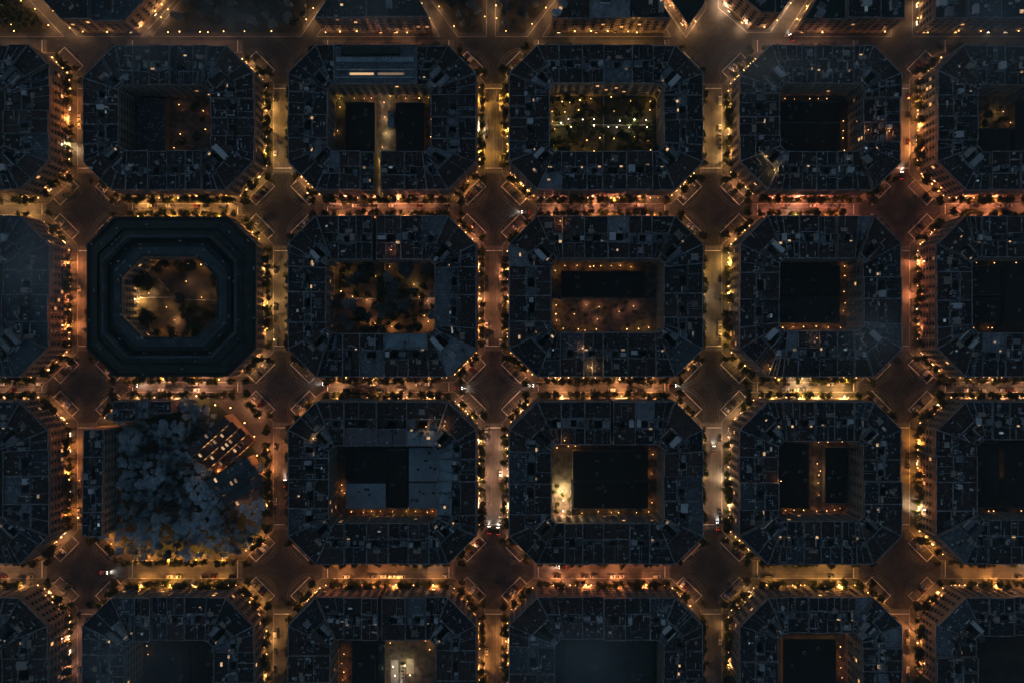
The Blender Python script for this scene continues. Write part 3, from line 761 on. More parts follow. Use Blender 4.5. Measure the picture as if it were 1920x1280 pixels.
# ------------------------------------------------------------------ courtyards
LAMP_N = [0]
WARM, YEL, WHT = (1, .54, .24), (1, .70, .30), (1, .84, .58)
def court_lamps(key, row, pts, frm, col=WARM, power=260, sc=.62, white=False):
    nm = NAMES[key]
    pts = sorted(pts, key=lambda p: p[0] if frm == 'left' else p[1])
    for i, (x, y) in enumerate(pts):
        X, Y = P(x + R.uniform(-2.5, 2.5), y + R.uniform(-1.5, 1.5)); LAMP_N[0] += 1
        lamp('courtyard_lamp', X, Y, f'lamp, {ORD[i]} from the {frm} along the {row} of the {nm}', 'lamp', f'courtyard lamps of the {nm}', tuple(c * k_ for c, k_ in zip(col, (1, R.uniform(.85, 1.12), R.uniform(.7, 1.3)))), power * .45 * R.uniform(.25, 1.9), sc * R.uniform(.65, 1.25), white, .14)
def shed(key, x0, y0, x1, y1, roof, h, label, lights=5):
    a = P(x0, y1); b = P(x1, y0); lx, ly = b[0] - a[0], b[1] - a[1]; cx, cy = (a[0] + b[0]) / 2, (a[1] + b[1]) / 2
    if not in_view(cx - lx / 2, cy, h, 0) and not in_view(cx + lx / 2, cy, h, 0) and not in_view(cx, cy + ly / 2, h, 0): return
    root = link('courtyard_shed', None, None, (cx, cy, .14)); tag(root, label, 'shed', 'flat-roofed sheds filling the courtyards')
    w = MB(); w.rbox(0, 0, 0, lx, ly, h - .3); w.rbox(0, ly / 2 - .14, h - .28, lx - .02, .26, h + .35, 0, 1); w.rbox(0, -ly / 2 + .14, h - .28, lx - .02, .26, h + .35, 0, 1)
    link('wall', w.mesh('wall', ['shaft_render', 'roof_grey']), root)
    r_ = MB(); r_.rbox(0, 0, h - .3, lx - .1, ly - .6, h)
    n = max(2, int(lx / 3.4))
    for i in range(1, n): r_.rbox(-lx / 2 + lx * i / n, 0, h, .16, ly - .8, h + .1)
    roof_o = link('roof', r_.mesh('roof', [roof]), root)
    for i in range(lights): link('skylight', SKY_D, roof_o, (R.uniform(-.4, .4) * lx, R.uniform(-.4, .4) * ly, h), 0, (R.uniform(1, 2.5), R.uniform(1, 2), 1))
def wall(px0, py0, px1, py1, label, h=2.4, z=.14):
    a, b = Vector(P(px0, py0)), Vector(P(px1, py1)); d = b - a; m_ = (a + b) / 2; L = d.length
    w = MB(); w.rbox(0, 0, 0, L, .30, h, 0, 0); w.rbox(0, 0, h, L, .42, h + .12, 0, 1)
    for i in range(int(L / 5) + 1): w.rbox(-L / 2 + .2 + i * (L - .4) / max(1, int(L / 5)), 0, 0, .42, .44, h - .01, 0, 0)
    tag(link('garden_wall', w.mesh('garden_wall', ['shaft_render', 'coping']), None, (m_.x, m_.y, z), math.atan2(d.y, d.x)), label, 'wall')
def ground_patch(pxpoly, m, z=.142, name='courtyard_ground'):
    g = MB(); g.add([(*v, z) for v in ccw([P(*p) for p in pxpoly])]); structure(name, g, [m])
def rect(x0, y0, x1, y1): return [(x0, y0), (x1, y0), (x1, y1), (x0, y1)]
def garden_trees(key, n, box, label, group, crowns=GARC, trunk=TRUNK_S, sc=(.6, 1.2), gap=8, kind='garden_tree', avoid=()):
    pts = []
    for _ in range(n * 40):
        if len(pts) >= n: break
        x, y = R.uniform(box[0], box[2]), R.uniform(box[1], box[3])
        if any((x - a) ** 2 + (y - b) ** 2 < gap * gap for a, b in pts) or any((x - a) ** 2 + (y - b) ** 2 < 36 for a, b in avoid if avoid): continue
        X, Y = P(x, y)
        if in_view(X, Y, 5, 8): pts.append((x, y)); tree(kind, X, Y, label, 'tree', group, crowns, trunk, R.uniform(*sc), .14)

GROUND = {(1, 2): 'gravel_court', (1, 3): 'gravel_court', (1, 4): 'dark_ground', (2, 3): 'bare_earth', (2, 4): 'gravel_court', (3, 4): 'gravel_court', (3, 5): 'gravel_court', (4, 3): 'gravel_court', (4, 5): 'gravel_court', (1, 6): 'gravel_court', (2, 5): 'gravel_court', (3, 3): 'gravel_court'}
for k, (x0, y0, x1, y1) in COURT.items(): ground_patch(rect(x0 - 10, y0 - 10, x1 + 10, y1 + 10), GROUND.get(k, 'dark_ground'))

k = (1, 2)
shed(k, 264, 190, 318, 296, 'roof_grey', 5, 'grey shed filling the left half of the hazy brown-court block')
court_lamps(k, 'right yards', [(340, 200), (388, 212), (345, 255), (331, 280), (392, 246), (362, 288), (411, 279)], 'left', WARM, 170)
court_lamps(k, 'bottom yards', [(266, 297), (290, 299), (320, 298)], 'left', WARM, 150)
garden_trees(k, 9, (326, 190, 416, 292), 'small tree among the lit yards of the hazy brown-court block', 'yard trees of the hazy brown-court block')
k = (1, 3)
shed(k, 652, 198, 706, 299, 'roof_black', 5, 'black shed filling the left half of the lit alley block')
shed(k, 745, 198, 798, 299, 'roof_black', 5, 'black shed filling the right half of the lit alley block')
shed(k, 729, 214, 741, 244, 'roof_zinc', 3.6, 'small pale shed beside the bright alley of the lit alley block', 1)
court_lamps(k, 'top yards', [(640, 188), (665, 188), (684, 188), (700, 188), (735, 184), (762, 187), (786, 188), (806, 188)], 'left', YEL, 420)
court_lamps(k, 'narrow bright alley', [(723, 196), (723, 222), (724, 252), (721, 278), (719, 305), (719, 332), (719, 358)], 'top', (1, .76, .50), 1500)
court_lamps(k, 'left yards', [(638, 206), (637, 247)], 'top', YEL, 220); court_lamps(k, 'right yards', [(808, 228), (807, 262)], 'top', WARM, 220)
k = (1, 4)
wall(1028, 237, 1231, 237, 'long wall crossing the lit garden block from left to right'); wall(1131, 182, 1131, 236, 'upper short wall splitting the lit garden block'); wall(1131, 238.5, 1131, 300, 'lower short wall splitting the lit garden block')
L1 = [(1068, 243), (1113, 243), (1160, 231), (1185, 231), (1209, 243), (1066, 229), (1112, 230), (1152, 244), (1208, 229), (1050, 236), (1090, 230), (1140, 243), (1176, 244)]; L2 = [(1053, 196), (1066, 196), (1086, 195), (1106, 190), (1143, 188), (1178, 196), (1216, 196)]; L3 = [(1043, 290), (1075, 289), (1100, 289), (1112, 287), (1150, 292), (1215, 286)]
court_lamps(k, 'middle row', L1, 'left', WHT, 900, .9, True); court_lamps(k, 'top row', L2, 'left', YEL, 900, .8); court_lamps(k, 'bottom row', L3, 'left', YEL, 800, .8); court_lamps(k, 'lower middle row', [(1048, 266), (1072, 262), (1098, 268), (1121, 264), (1150, 266), (1186, 262), (1212, 268)], 'left', YEL, 700, .8); court_lamps(k, 'upper middle row', [(1058, 214), (1082, 212), (1110, 216), (1150, 212), (1192, 214), (1214, 212)], 'left', YEL, 600, .8)
court_lamps(k, 'left edge', [(1036, 212), (1035, 231), (1038, 246), (1038, 278)], 'top', YEL, 800)
garden_trees(k, 74, (1032, 186, 1228, 296), 'leafy tree in the lamp-lit court of the lit garden block', 'garden trees of the lit garden block', GARC, TRUNK_S, (.6, 1.25), 8.5, avoid=L1 + L2 + L3)
k = (1, 5)
shed(k, 1442, 196, 1568, 236, 'roof_black', 5, 'upper black shed filling the square court block'); shed(k, 1442, 237, 1568, 299, 'roof_black', 5.2, 'lower black shed filling the square court block')
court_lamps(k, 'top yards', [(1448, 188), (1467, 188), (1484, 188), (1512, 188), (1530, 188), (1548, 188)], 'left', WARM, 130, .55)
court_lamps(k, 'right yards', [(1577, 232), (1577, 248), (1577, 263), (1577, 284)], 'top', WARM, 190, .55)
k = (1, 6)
shed(k, 1892, 196, 1985, 299, 'roof_black', 5, 'black shed in the court of the top right-edge block')
shed(k, 1795, 246, 1885, 299, 'roof_black', 4.6, 'low black shed below the small lit yard of the top right-edge block')
court_lamps(k, 'lit yard', [(1848, 218), (1862, 212), (1874, 214), (1842, 236), (1886, 234)], 'left', YEL, 300)
garden_trees(k, 7, (1800, 196, 1885, 240), 'small tree in the lit yard of the top right-edge block', 'yard trees of the top right-edge block')
k = (2, 2)
ground_patch(octagon(262, 488, 432, 632, 38), 'bare_earth')
wall(264, 558, 328, 558, 'thin wall from the left side to the middle of the octagonal yard', 1.2); wall(347, 562, 430, 564, 'thin wall from the middle to the right side of the octagonal yard', .8)
wall(300, 524, 319, 545, 'short slanted wall in the upper left of the octagonal yard', 1.6)
m = MB(); oc = [(3.4 * math.cos(math.pi * i / 4), 3.4 * math.sin(math.pi * i / 4)) for i in range(8)]
for a, b in zip(oc, oc[1:] + oc[:1]): m.add([(*a, 3.1), (*b, 3.1), (0, 0, 4.6)])
for a in oc: m.tube((a[0] * .9, a[1] * .9, 0), (a[0] * .9, a[1] * .9, 3.2), .12, .12)
m.prism([(x * .97, y * .97) for x, y in oc], 0, .3)
tag(link('pavilion', m.mesh('pavilion', ['dark_iron']), None, (*P(337, 559), .142)), 'small dark pavilion in the middle of the octagonal yard', 'pavilion')
AV = [(275, 540), (280, 575), (300, 500), (345, 498), (415, 520), (422, 545), (424, 585), (416, 608), (385, 626), (300, 600), (320, 560), (365, 530)]
court_lamps(k, 'left wall', [(270, 541), (268, 562), (272, 580), (285, 552)], 'top', (1, .70, .40), 4200, .85); court_lamps(k, 'right wall', [(416, 518), (427, 532), (428, 548), (428, 562), (428, 578), (427, 592), (414, 606)], 'top', (1, .6, .32), 1500)
court_lamps(k, 'top wall', [(300, 500), (315, 494), (330, 497), (360, 495), (385, 497), (404, 510)], 'left', WARM, 420); court_lamps(k, 'bottom wall', [(304, 624), (325, 627), (350, 628), (380, 627), (400, 620)], 'left', WARM, 380); court_lamps(k, 'inner ring', [(320, 575), (355, 530), (385, 560), (330, 600)], 'left', (1, .66, .38), 1100)
for bx in ((298, 492, 398, 506), (408, 520, 428, 602), (300, 606, 396, 628), (268, 520, 288, 538), (268, 588, 292, 604)):
    garden_trees(k, 9, bx, 'dark tree at the edge of the octagonal yard', 'trees round the octagonal yard', GARC, TRUNK_S, (.8, 1.6), 9)
garden_trees(k, 14, (345, 575, 408, 612), 'tree on the shaded lower right of the octagonal yard', 'trees on the open octagonal yard', GARC, TRUNK_S, (.6, 1.3), 8)
k = (2, 3)
AV = [(732, 500), (758, 512), (641, 508), (655, 521), (690, 602), (701, 604), (785, 556), (800, 562), (812, 558), (796, 592), (736, 615), (792, 616), (660, 556), (641, 547), (705, 520), (770, 530), (690, 560), (745, 535)]
court_lamps(k, 'upper half', [(733, 500), (758, 512), (641, 508), (656, 521), (708, 520), (778, 533)], 'left', YEL, 600); court_lamps(k, 'middle', [(786, 556), (800, 566), (813, 556), (661, 556), (641, 547), (690, 562)], 'left', (1, .58, .36), 1300)
court_lamps(k, 'lower half', [(690, 603), (703, 606), (796, 592), (736, 614), (792, 612), (806, 604)], 'left', (1, .57, .34), 1300)
wall(629, 560, 720, 560, 'left half of the low wall across the wooded courtyard block', 1.0); wall(724, 560, 821, 560, 'right half of the low wall across the wooded courtyard block', 1.0); wall(722, 495, 722, 558, 'low wall down the upper half of the wooded courtyard block', 1)
garden_trees(k, 66, (632, 498, 818, 622), 'dark tree crown in the earthen court of the wooded courtyard block', 'trees of the wooded courtyard', PARKC[:2] + GARC, TRUNK_S, (.8, 1.5), 11, avoid=AV)
k = (2, 4)
shed(k, 1052, 510, 1205, 559, 'roof_black', 5, 'wide black shed across the upper half of the half-lit courtyard block')
wall(1031, 561.5, 1231, 561.5, 'long wall across the middle of the half-lit courtyard block')
court_lamps(k, 'top yards', [(1058, 500), (1080, 499), (1104, 501), (1114, 501), (1126, 501), (1147, 499), (1164, 499), (1181, 500)], 'left', (1, .56, .2), 230)
court_lamps(k, 'bottom yards', [(1053, 616), (1082, 616), (1095, 618), (1117, 616), (1173, 616), (1197, 617), (1216, 615)], 'left', (1, .6, .25), 240)
court_lamps(k, 'left yards', [(1041, 508), (1042, 572), (1042, 588), (1044, 600)], 'top', (1, .58, .24), 400)
court_lamps(k, 'pebbled lower half', [(1078, 588), (1098, 572), (1124, 576), (1118, 598), (1160, 584), (1184, 574)], 'left', (1, .62, .42), 420)
garden_trees(k, 12, (1060, 566, 1200, 612), 'low tree on the pebbled lower half of the half-lit courtyard block', 'yard trees of the half-lit courtyard', GARC, TRUNK_S, (.35, .7), 9)
k = (2, 5)
shed(k, 1440, 500, 1568, 555, 'roof_black', 5, 'upper black shed in the twin-shed court block'); shed(k, 1440, 558, 1568, 606, 'roof_slate', 4.6, 'lower blackish shed in the twin-shed court block')
court_lamps(k, 'right yards', [(1577, 500), (1577, 519), (1578, 548), (1577, 568), (1577, 584)], 'top', WARM, 190, .55)
court_lamps(k, 'bottom yards', [(1465, 613), (1482, 613), (1504, 613), (1526, 613), (1549, 613), (1573, 613)], 'left', (1, .6, .26), 240, .55)
k = (2, 6)
shed(k, 1800, 500, 1866, 555, 'roof_black', 5, 'upper left black shed of the middle right-edge block'); shed(k, 1800, 559, 1866, 606, 'roof_black', 4.8, 'lower left black shed of the middle right-edge block'); shed(k, 1872, 500, 1985, 606, 'roof_black', 5.2, 'wide black shed at the frame edge of the middle right-edge block')
court_lamps(k, 'bottom yards', [(1822, 614), (1846, 614), (1852, 614)], 'left', WARM, 160, .55); court_lamps(k, 'top yards', [(1826, 495), (1856, 495), (1896, 495)], 'left', WARM, 90, .5)
k = (3, 3)
shed(k, 652, 840, 727, 898, 'roof_black', 5, 'upper left black shed of the grey sheds block'); shed(k, 652, 902, 726, 949, 'roof_zinc', 5, 'lower left blue-grey shed of the grey sheds block')
shed(k, 730, 840, 766, 949, 'roof_black', 4.7, 'narrow black shed in the middle of the grey sheds block'); shed(k, 769, 836, 823, 899, 'roof_zinc', 5.2, 'upper right blue-grey shed of the grey sheds block'); shed(k, 769, 901, 822, 949, 'roof_zinc', 5, 'lower right blue-grey shed of the grey sheds block')
court_lamps(k, 'left yards', [(642, 906), (641, 917), (646, 923)], 'top', WARM, 330, .55); court_lamps(k, 'bottom yards', [(659, 956), (686, 956), (698, 956), (716, 956), (739, 956), (762, 956), (779, 956), (801, 956), (813, 956)], 'left', (1, .56, .2), 260, .55)
k = (3, 4)
shed(k, 1073, 842, 1212, 897, 'roof_black', 5, 'upper black shed of the floodlit-corner court block'); shed(k, 1073, 899, 1212, 949, 'roof_black', 5.2, 'lower black shed of the floodlit-corner court block')
court_lamps(k, 'floodlit corner garden', [(1052, 916), (1053, 935), (1057, 952)], 'top', (1, .76, .42), 9000, .8, True); court_lamps(k, 'top yards', [(1044, 836), (1065, 834), (1080, 834)], 'left', WARM, 260, .55)
court_lamps(k, 'right yards', [(1222, 850), (1222, 886), (1222, 938)], 'top', WARM, 180, .55); court_lamps(k, 'bottom yards', [(1092, 957), (1122, 957), (1145, 957), (1160, 957), (1190, 957), (1216, 957)], 'left', (1, .6, .25), 200, .55)
wall(1070, 899, 1070, 960, 'wall bounding the floodlit corner garden of the floodlit-corner court block', 3)
garden_trees(k, 7, (1036, 902, 1068, 958), 'tree in the floodlit corner garden of the floodlit-corner court block', 'trees of the floodlit corner garden', GARC, TRUNK_S, (.5, .85), 8, avoid=[(1052, 916), (1053, 935), (1057, 952)])
k = (3, 5)
shed(k, 1452, 828, 1510, 948, 'roof_black', 5, 'black shed in the left half of the lamp-strip court block'); shed(k, 1541, 835, 1580, 940, 'roof_black', 4.6, 'black shed in the right half of the lamp-strip court block')
court_lamps(k, 'middle strip', [(1529, 868), (1533, 880), (1529, 889), (1530, 902), (1534, 926)], 'top', (1, .64, .32), 230, .55)
court_lamps(k, 'top yards', [(1498, 825), (1530, 826), (1546, 826), (1572, 826)], 'left', WARM, 200, .55); court_lamps(k, 'bottom yards', [(1470, 954), (1485, 954), (1501, 954), (1526, 954), (1545, 954), (1562, 954), (1572, 952)], 'left', WARM, 210, .55)
k = (3, 6)
shed(k, 1796, 826, 1862, 948, 'roof_black', 5, 'black shed in the left half of the lower right-edge block'); shed(k, 1872, 826, 1985, 948, 'roof_black', 5, 'black shed at the frame edge of the lower right-edge block')
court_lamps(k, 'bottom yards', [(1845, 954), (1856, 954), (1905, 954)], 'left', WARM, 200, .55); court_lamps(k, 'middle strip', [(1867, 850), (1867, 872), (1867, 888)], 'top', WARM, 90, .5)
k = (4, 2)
shed(k, 300, 1190, 362, 1322, 'roof_black', 5, 'left black shed of the unlit bottom block'); shed(k, 366, 1190, 424, 1322, 'roof_black', 5, 'right black shed of the unlit bottom block'); court_lamps(k, 'left yards', [(282, 1206), (280, 1223)], 'top', WARM, 110, .55)
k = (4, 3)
shed(k, 664, 1186, 708, 1322, 'roof_black', 5, 'black shed in the left half of the floodlit yard block'); shed(k, 711, 1186, 724, 1322, 'roof_slate', 4, 'narrow dark shed beside the white floodlit yard of the floodlit yard block')
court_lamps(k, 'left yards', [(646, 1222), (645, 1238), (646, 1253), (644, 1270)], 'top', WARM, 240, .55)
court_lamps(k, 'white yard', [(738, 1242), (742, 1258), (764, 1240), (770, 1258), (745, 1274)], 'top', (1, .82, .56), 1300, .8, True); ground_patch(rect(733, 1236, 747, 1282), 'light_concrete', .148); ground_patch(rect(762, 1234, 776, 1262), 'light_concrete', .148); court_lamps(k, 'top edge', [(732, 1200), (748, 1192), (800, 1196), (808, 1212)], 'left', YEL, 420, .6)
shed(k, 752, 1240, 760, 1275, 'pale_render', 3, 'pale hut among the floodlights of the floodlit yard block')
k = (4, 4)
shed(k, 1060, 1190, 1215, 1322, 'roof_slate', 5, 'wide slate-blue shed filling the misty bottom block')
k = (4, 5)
shed(k, 1462, 1190, 1560, 1322, 'roof_black', 5, 'black shed ringed by lamps in the lamp-ringed bottom block')
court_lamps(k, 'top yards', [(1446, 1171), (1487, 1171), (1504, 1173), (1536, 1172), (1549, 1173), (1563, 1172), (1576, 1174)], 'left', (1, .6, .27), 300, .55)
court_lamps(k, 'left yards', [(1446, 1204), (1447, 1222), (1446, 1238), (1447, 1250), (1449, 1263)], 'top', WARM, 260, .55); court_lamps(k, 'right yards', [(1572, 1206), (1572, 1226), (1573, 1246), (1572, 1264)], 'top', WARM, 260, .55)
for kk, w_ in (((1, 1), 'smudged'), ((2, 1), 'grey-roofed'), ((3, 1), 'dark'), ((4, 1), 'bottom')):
    x0, y0, x1, y1 = COURT[kk]; shed(kk, x0, y0 + 10, x1 - 14, y1 - 10, 'roof_black' if kk != (2, 1) else 'roof_slate', 5, f'black shed at the frame edge inside the {NAMES[kk]}')

# ------------------------------------------------------------------ the dark park block and its two tilted halls
nm = NAMES[(3, 2)]; b_ = BLOCKS[(3, 2)]
ground_patch(octagon(b_['x0'], b_['y0'], b_['x1'], b_['y1'], 50), 'lawn', .142, 'park_lawn')
ground_patch([(398, 748), (450, 748), (499, 797), (499, 868), (468, 832), (430, 778)], 'paving', .146, 'park_plaza')
for i, (p0, p1) in enumerate(((797, 846), (846, 898), (898, 944), (944, 987))):
    building('apartment_building', [P(194, p0), P(194, p1), P(230, p1), P(230, p0)], ['s', 'p', 'c', 'p'], 19 + .4 * i, f'{ORD[i]} apartment building from the top on the left side of the {nm}', 'apartment building', f'apartment buildings beside the {nm}', roofs=('roof_slate', 'roof_grey', 'roof_slate'), skylit=0, lit=0, court_lit=0, shops=.2)
for i, (p0, p1, dd, rf) in enumerate(((244, 286, 36, 'roof_tiles'), (286, 306, 30, 'roof_zinc'), (306, 346, 22, 'roof_slate'))):
    building('apartment_building', [P(p0, 747), P(p1, 747), P(p1, 747 + dd), P(p0, 747 + dd)], ['s', 'p', 'c', 'p'], 17.5 - i, f'{ORD[i]} apartment building from the left on the top side of the {nm}', 'apartment building', f'apartment buildings beside the {nm}', roofs=(rf, 'roof_grey', rf), skylit=0, lit=0, court_lit=0)
def hall(cx, cy, lx, ly, deg, h, tiers, label, lit):
    X, Y = P(cx, cy); root = link('terraced_hall', None, None, (X, Y, .14), math.radians(deg)); tag(root, label, 'hall')
    w = MB(); r_ = MB(); step = ly / tiers
    for t in range(tiers):
        y = -ly / 2 + step * (t + .5); z = h * (t + 1) / tiers
        w.rbox(0, y, 0, lx, step - .02, z - .3, 0, 0); r_.rbox(0, y + .1, z - .3, lx + .3, step - .15, z, 0, 0)
        for i in range(int(lx / 3)): w.rbox(-lx / 2 + 1.5 + i * 3, y - step / 2 - .12, max(0, z - h / tiers), .4, .24, z - .32, 0, 1)
        for i in range(int(lx / 3) - 1):
            if R.random() < .85:
                g_ = R.random() < lit
                o = link('window', W_LIT if g_ else W_DARK, root, (-lx / 2 + 3 + i * 3, y - step / 2 - .05, max(.3, z - h / tiers + .3)), 0, (.9, 1, min(1, (h / tiers - .8) / 2.7)))
                if R.random() < .5: link('skylight', SKY_W if R.random() < lit * .8 else SKY_D, root, (-lx / 2 + 3 + i * 3, y + step * .1, z), 0, (1.4, step * .45, 1))
    link('wall', w.mesh('wall', ['stucco', 'pilaster_stone']), root); link('roof', r_.mesh('roof', ['roof_tiles' if lit > .3 else 'roof_worn']), root)
hall(424, 830, 31, 22, 42, 13, 4, 'tilted terraced hall with rows of orange-lit windows in the dark wooded park', .75)
hall(458, 905, 29, 25, 30, 12, 4, 'slanted blue-grey hall near the right corner of the dark wooded park', .3)
pts = []
oc = ccw([P(*v) for v in octagon(b_['x0'] + 2, b_['y0'] + 2, b_['x1'] - 2, b_['y1'] - 1, 50)])
for _ in range(9000):
    if len(pts) >= 235: break
    x, y = R.uniform(197, 498), R.uniform(750, 1036); X, Y = P(x, y)
    if any((Vector(oc[(i + 1) % 8]) - Vector(oc[i])).cross(Vector((X, Y)) - Vector(oc[i])) < 0 for i in range(8)): continue
    if x < 240 and 790 < y < 992: continue
    if y < 792 and 238 < x < 352: continue
    if x - y * .0 > 385 and (x - 400) * .75 - (y - 748) * .62 > -14 and y < 872: continue
    if abs((x - 424) * .743 - (y - 830) * .669) < 52 and abs((x - 424) * .669 + (y - 830) * .743) < 38 or abs((x - 458) * .866 - (y - 905) * .5) < 48 and abs((x - 458) * .5 + (y - 905) * .866) < 43: continue
    if any((x - a) ** 2 + (y - b) ** 2 < 11.5 ** 2 for a, b in pts): continue
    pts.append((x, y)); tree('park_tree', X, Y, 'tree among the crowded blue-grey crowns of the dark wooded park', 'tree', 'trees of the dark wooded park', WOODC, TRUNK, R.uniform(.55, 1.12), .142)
for i, (x, y) in enumerate([(412, 757), (440, 762), (466, 790), (484, 815), (489, 850)]):
    lamp('corner_lamp', *P(x, y), f'street lamp, {ORD[i]} from the top on the bare corner plaza of the {nm}', 'lamp', f'plaza lamps of the {nm}', (1, .52, .26), 600, 1.1, False, .146)
for i, (x, y) in enumerate([(388, 872), (415, 880), (448, 868), (500 - 40, 948), (440, 800)]):
    lamp('corner_lamp', *P(x, y), f'orange lamp, {ORD[i]} from the top beside the tilted halls of the {nm}', 'lamp', f'hall lamps of the {nm}', (1, .5, .24), 900, .8, False, .146) if i != 99 else None

# ------------------------------------------------------------------ skewed blocks along the top
def strip(nm, cuts, hs, roofs, **kw):
    poly = TOP[nm]; n = len(cuts) - 1
    for i in range(n):
        p = clip(clip(poly, 0, cuts[i], False), 0, cuts[i + 1], True)
        if len(p) < 3: continue
        q = []
        for v in p:
            if not q or (Vector(v) - Vector(q[-1])).length > 3: q.append(v)
        poly_building('apartment_building', q, hs[i % len(hs)], f'{ORD[i]} building from the left in the {nm}' + (' at the top of the photo' if 'top' not in nm else ''), 'apartment building', f'apartment buildings of the {nm}', roofs[i % len(roofs)], **kw)
strip('top trapezoid block', [30, 120, 200, 400], [16, 17.5, 15], ['roof_slate', 'roof_tiles', 'roof_grey'], units=7, shop=.35)
strip('hazy top block', [600, 700, 820], [19, 20], ['roof_grey', 'roof_slate'], units=6, shop=.5)
strip('lined-roof top block', [1020, 1100, 1170, 1260], [18, 19, 18.5], ['roof_tiles', 'roof_grey', 'roof_tiles'], units=9, shop=.8)
strip('glowing-edge top block', [1340, 1430, 1540], [20, 19], ['roof_slate', 'roof_grey'], units=5, shop=1.0)
strip('dark top block', [1480, 1560, 1620, 1670], [17, 19, 18], ['roof_slate', 'roof_tiles', 'roof_slate'], units=6, shop=.6)
strip('top right-corner block', [1718, 1775, 1835, 1900, 1960], [18, 19, 18.5, 18], ['roof_slate', 'roof_grey', 'roof_slate'], units=6, shop=.4)
strip('small triangle block', [1200, 1320], [6], ['roof_slate'], units=3, shop=.4)
for nm_, n, lab, gap in (('unlit top park', 46, 'dark tree in the unlit top park', 12), ('left star park', 13, 'dark tree in the left star park at the top centre', 12), ('right star park', 17, 'dark tree in the right star park at the top centre', 12), ('top left-corner block', 30, 'tree standing in the lamp-strewn top left-corner block', 11)):
    poly = ccw([P(*v) for v in TOP[nm_]]); ground_patch(TOP[nm_], 'dark_ground', .142, 'park_lawn'); pts = []
    for _ in range(6000):
        if len(pts) >= n: break
        x, y = R.uniform(min(v[0] for v in TOP[nm_]), max(v[0] for v in TOP[nm_])), R.uniform(-12, 60); X, Y = P(x, y)
        if any((Vector(poly[(i + 1) % len(poly)]) - Vector(poly[i])).cross(Vector((X, Y)) - Vector(poly[i])) / (Vector(poly[(i + 1) % len(poly)]) - Vector(poly[i])).length < 1.5 for i in range(len(poly))): continue
        if not in_view(X, Y, 0, 10) or any((x - a) ** 2 + (y - b) ** 2 < gap * gap for a, b in pts): continue
        pts.append((x, y)); tree('park_tree', X, Y, lab, 'tree', f'trees of the {nm_}', [PARKC[i] for i in (0, 2, 4)] if 'park' in nm_ else GARC, TRUNK, R.uniform(.6, 1.1), .142)
for i, (x, y) in enumerate([(8, 54), (30, 52), (58, 48), (12, 16), (38, 22), (60, 30), (48, 8), (3, 34)]):
    lamp('courtyard_lamp', *P(x, y), f'small lamp, {ORD[i]} of eight scattered under trees of the top left-corner block', 'lamp', 'scattered lamps of the top left-corner block', (1, .66, .34), 150, .7, False, .142)

# lamps burning on a few roof terraces
for px, py, pw, col, lab in ((1108, 688, 900, (1, .72, .42), 'brightest terrace lamp on the bottom roofs of the half-lit courtyard block'), (1092, 652, 200, (1, .62, .4), 'terrace lamp near the court edge on the bottom roofs of the half-lit courtyard block'),
    (1050, 416, 420, (1, .55, .25), 'terrace lamp on the orange-lit roof at the top of the half-lit courtyard block'), (735, 470, 260, (1, .52, .36), 'terrace lamp on the top roofs of the wooded courtyard block'),
    (1625, 246, 420, (1, .55, .3), 'left terrace lamp on the right roofs of the square court block'), (1664, 248, 420, (1, .55, .26), 'right terrace lamp on the right roofs of the square court block'),
    (1448, 322, 600, (1, .72, .36), 'terrace lamp near the bottom left corner of the square court block'), (1434, 296, 240, (1, .72, .42), 'terrace lamp on the left roofs of the square court block'),
    (800, 798, 500, (1, .62, .34), 'left terrace lamp on the top roofs of the grey sheds block'), (834, 796, 500, (1, .64, .36), 'right terrace lamp on the top roofs of the grey sheds block'),
    (1440, 690, 420, (1, .68, .34), 'terrace lamp near the bottom left chamfer of the twin-shed court block'), (1528, 634, 200, (1, .66, .44), 'terrace lamp on the bottom roofs of the twin-shed court block'),
    (1058, 824, 260, (1, .58, .28), 'terrace lamp on the top roofs of the floodlit-corner court block'), (1462, 900, 200, (1, .55, .28), 'terrace lamp on the left roofs of the lamp-strip court block'), (590, 820, 260, (1, .66, .36), 'terrace lamp near the top left corner of the grey sheds block')):
    X, Y = P(px, py); X *= .952; Y *= .952; h_ = min(ROOFS, key=lambda r_: (r_[0] - X) ** 2 + (r_[1] - Y) ** 2)[2]
    lamp('terrace_lamp', X, Y, lab, 'lamp', 'lamps on the roof terraces', col, pw, .55, False, h_ + .12)

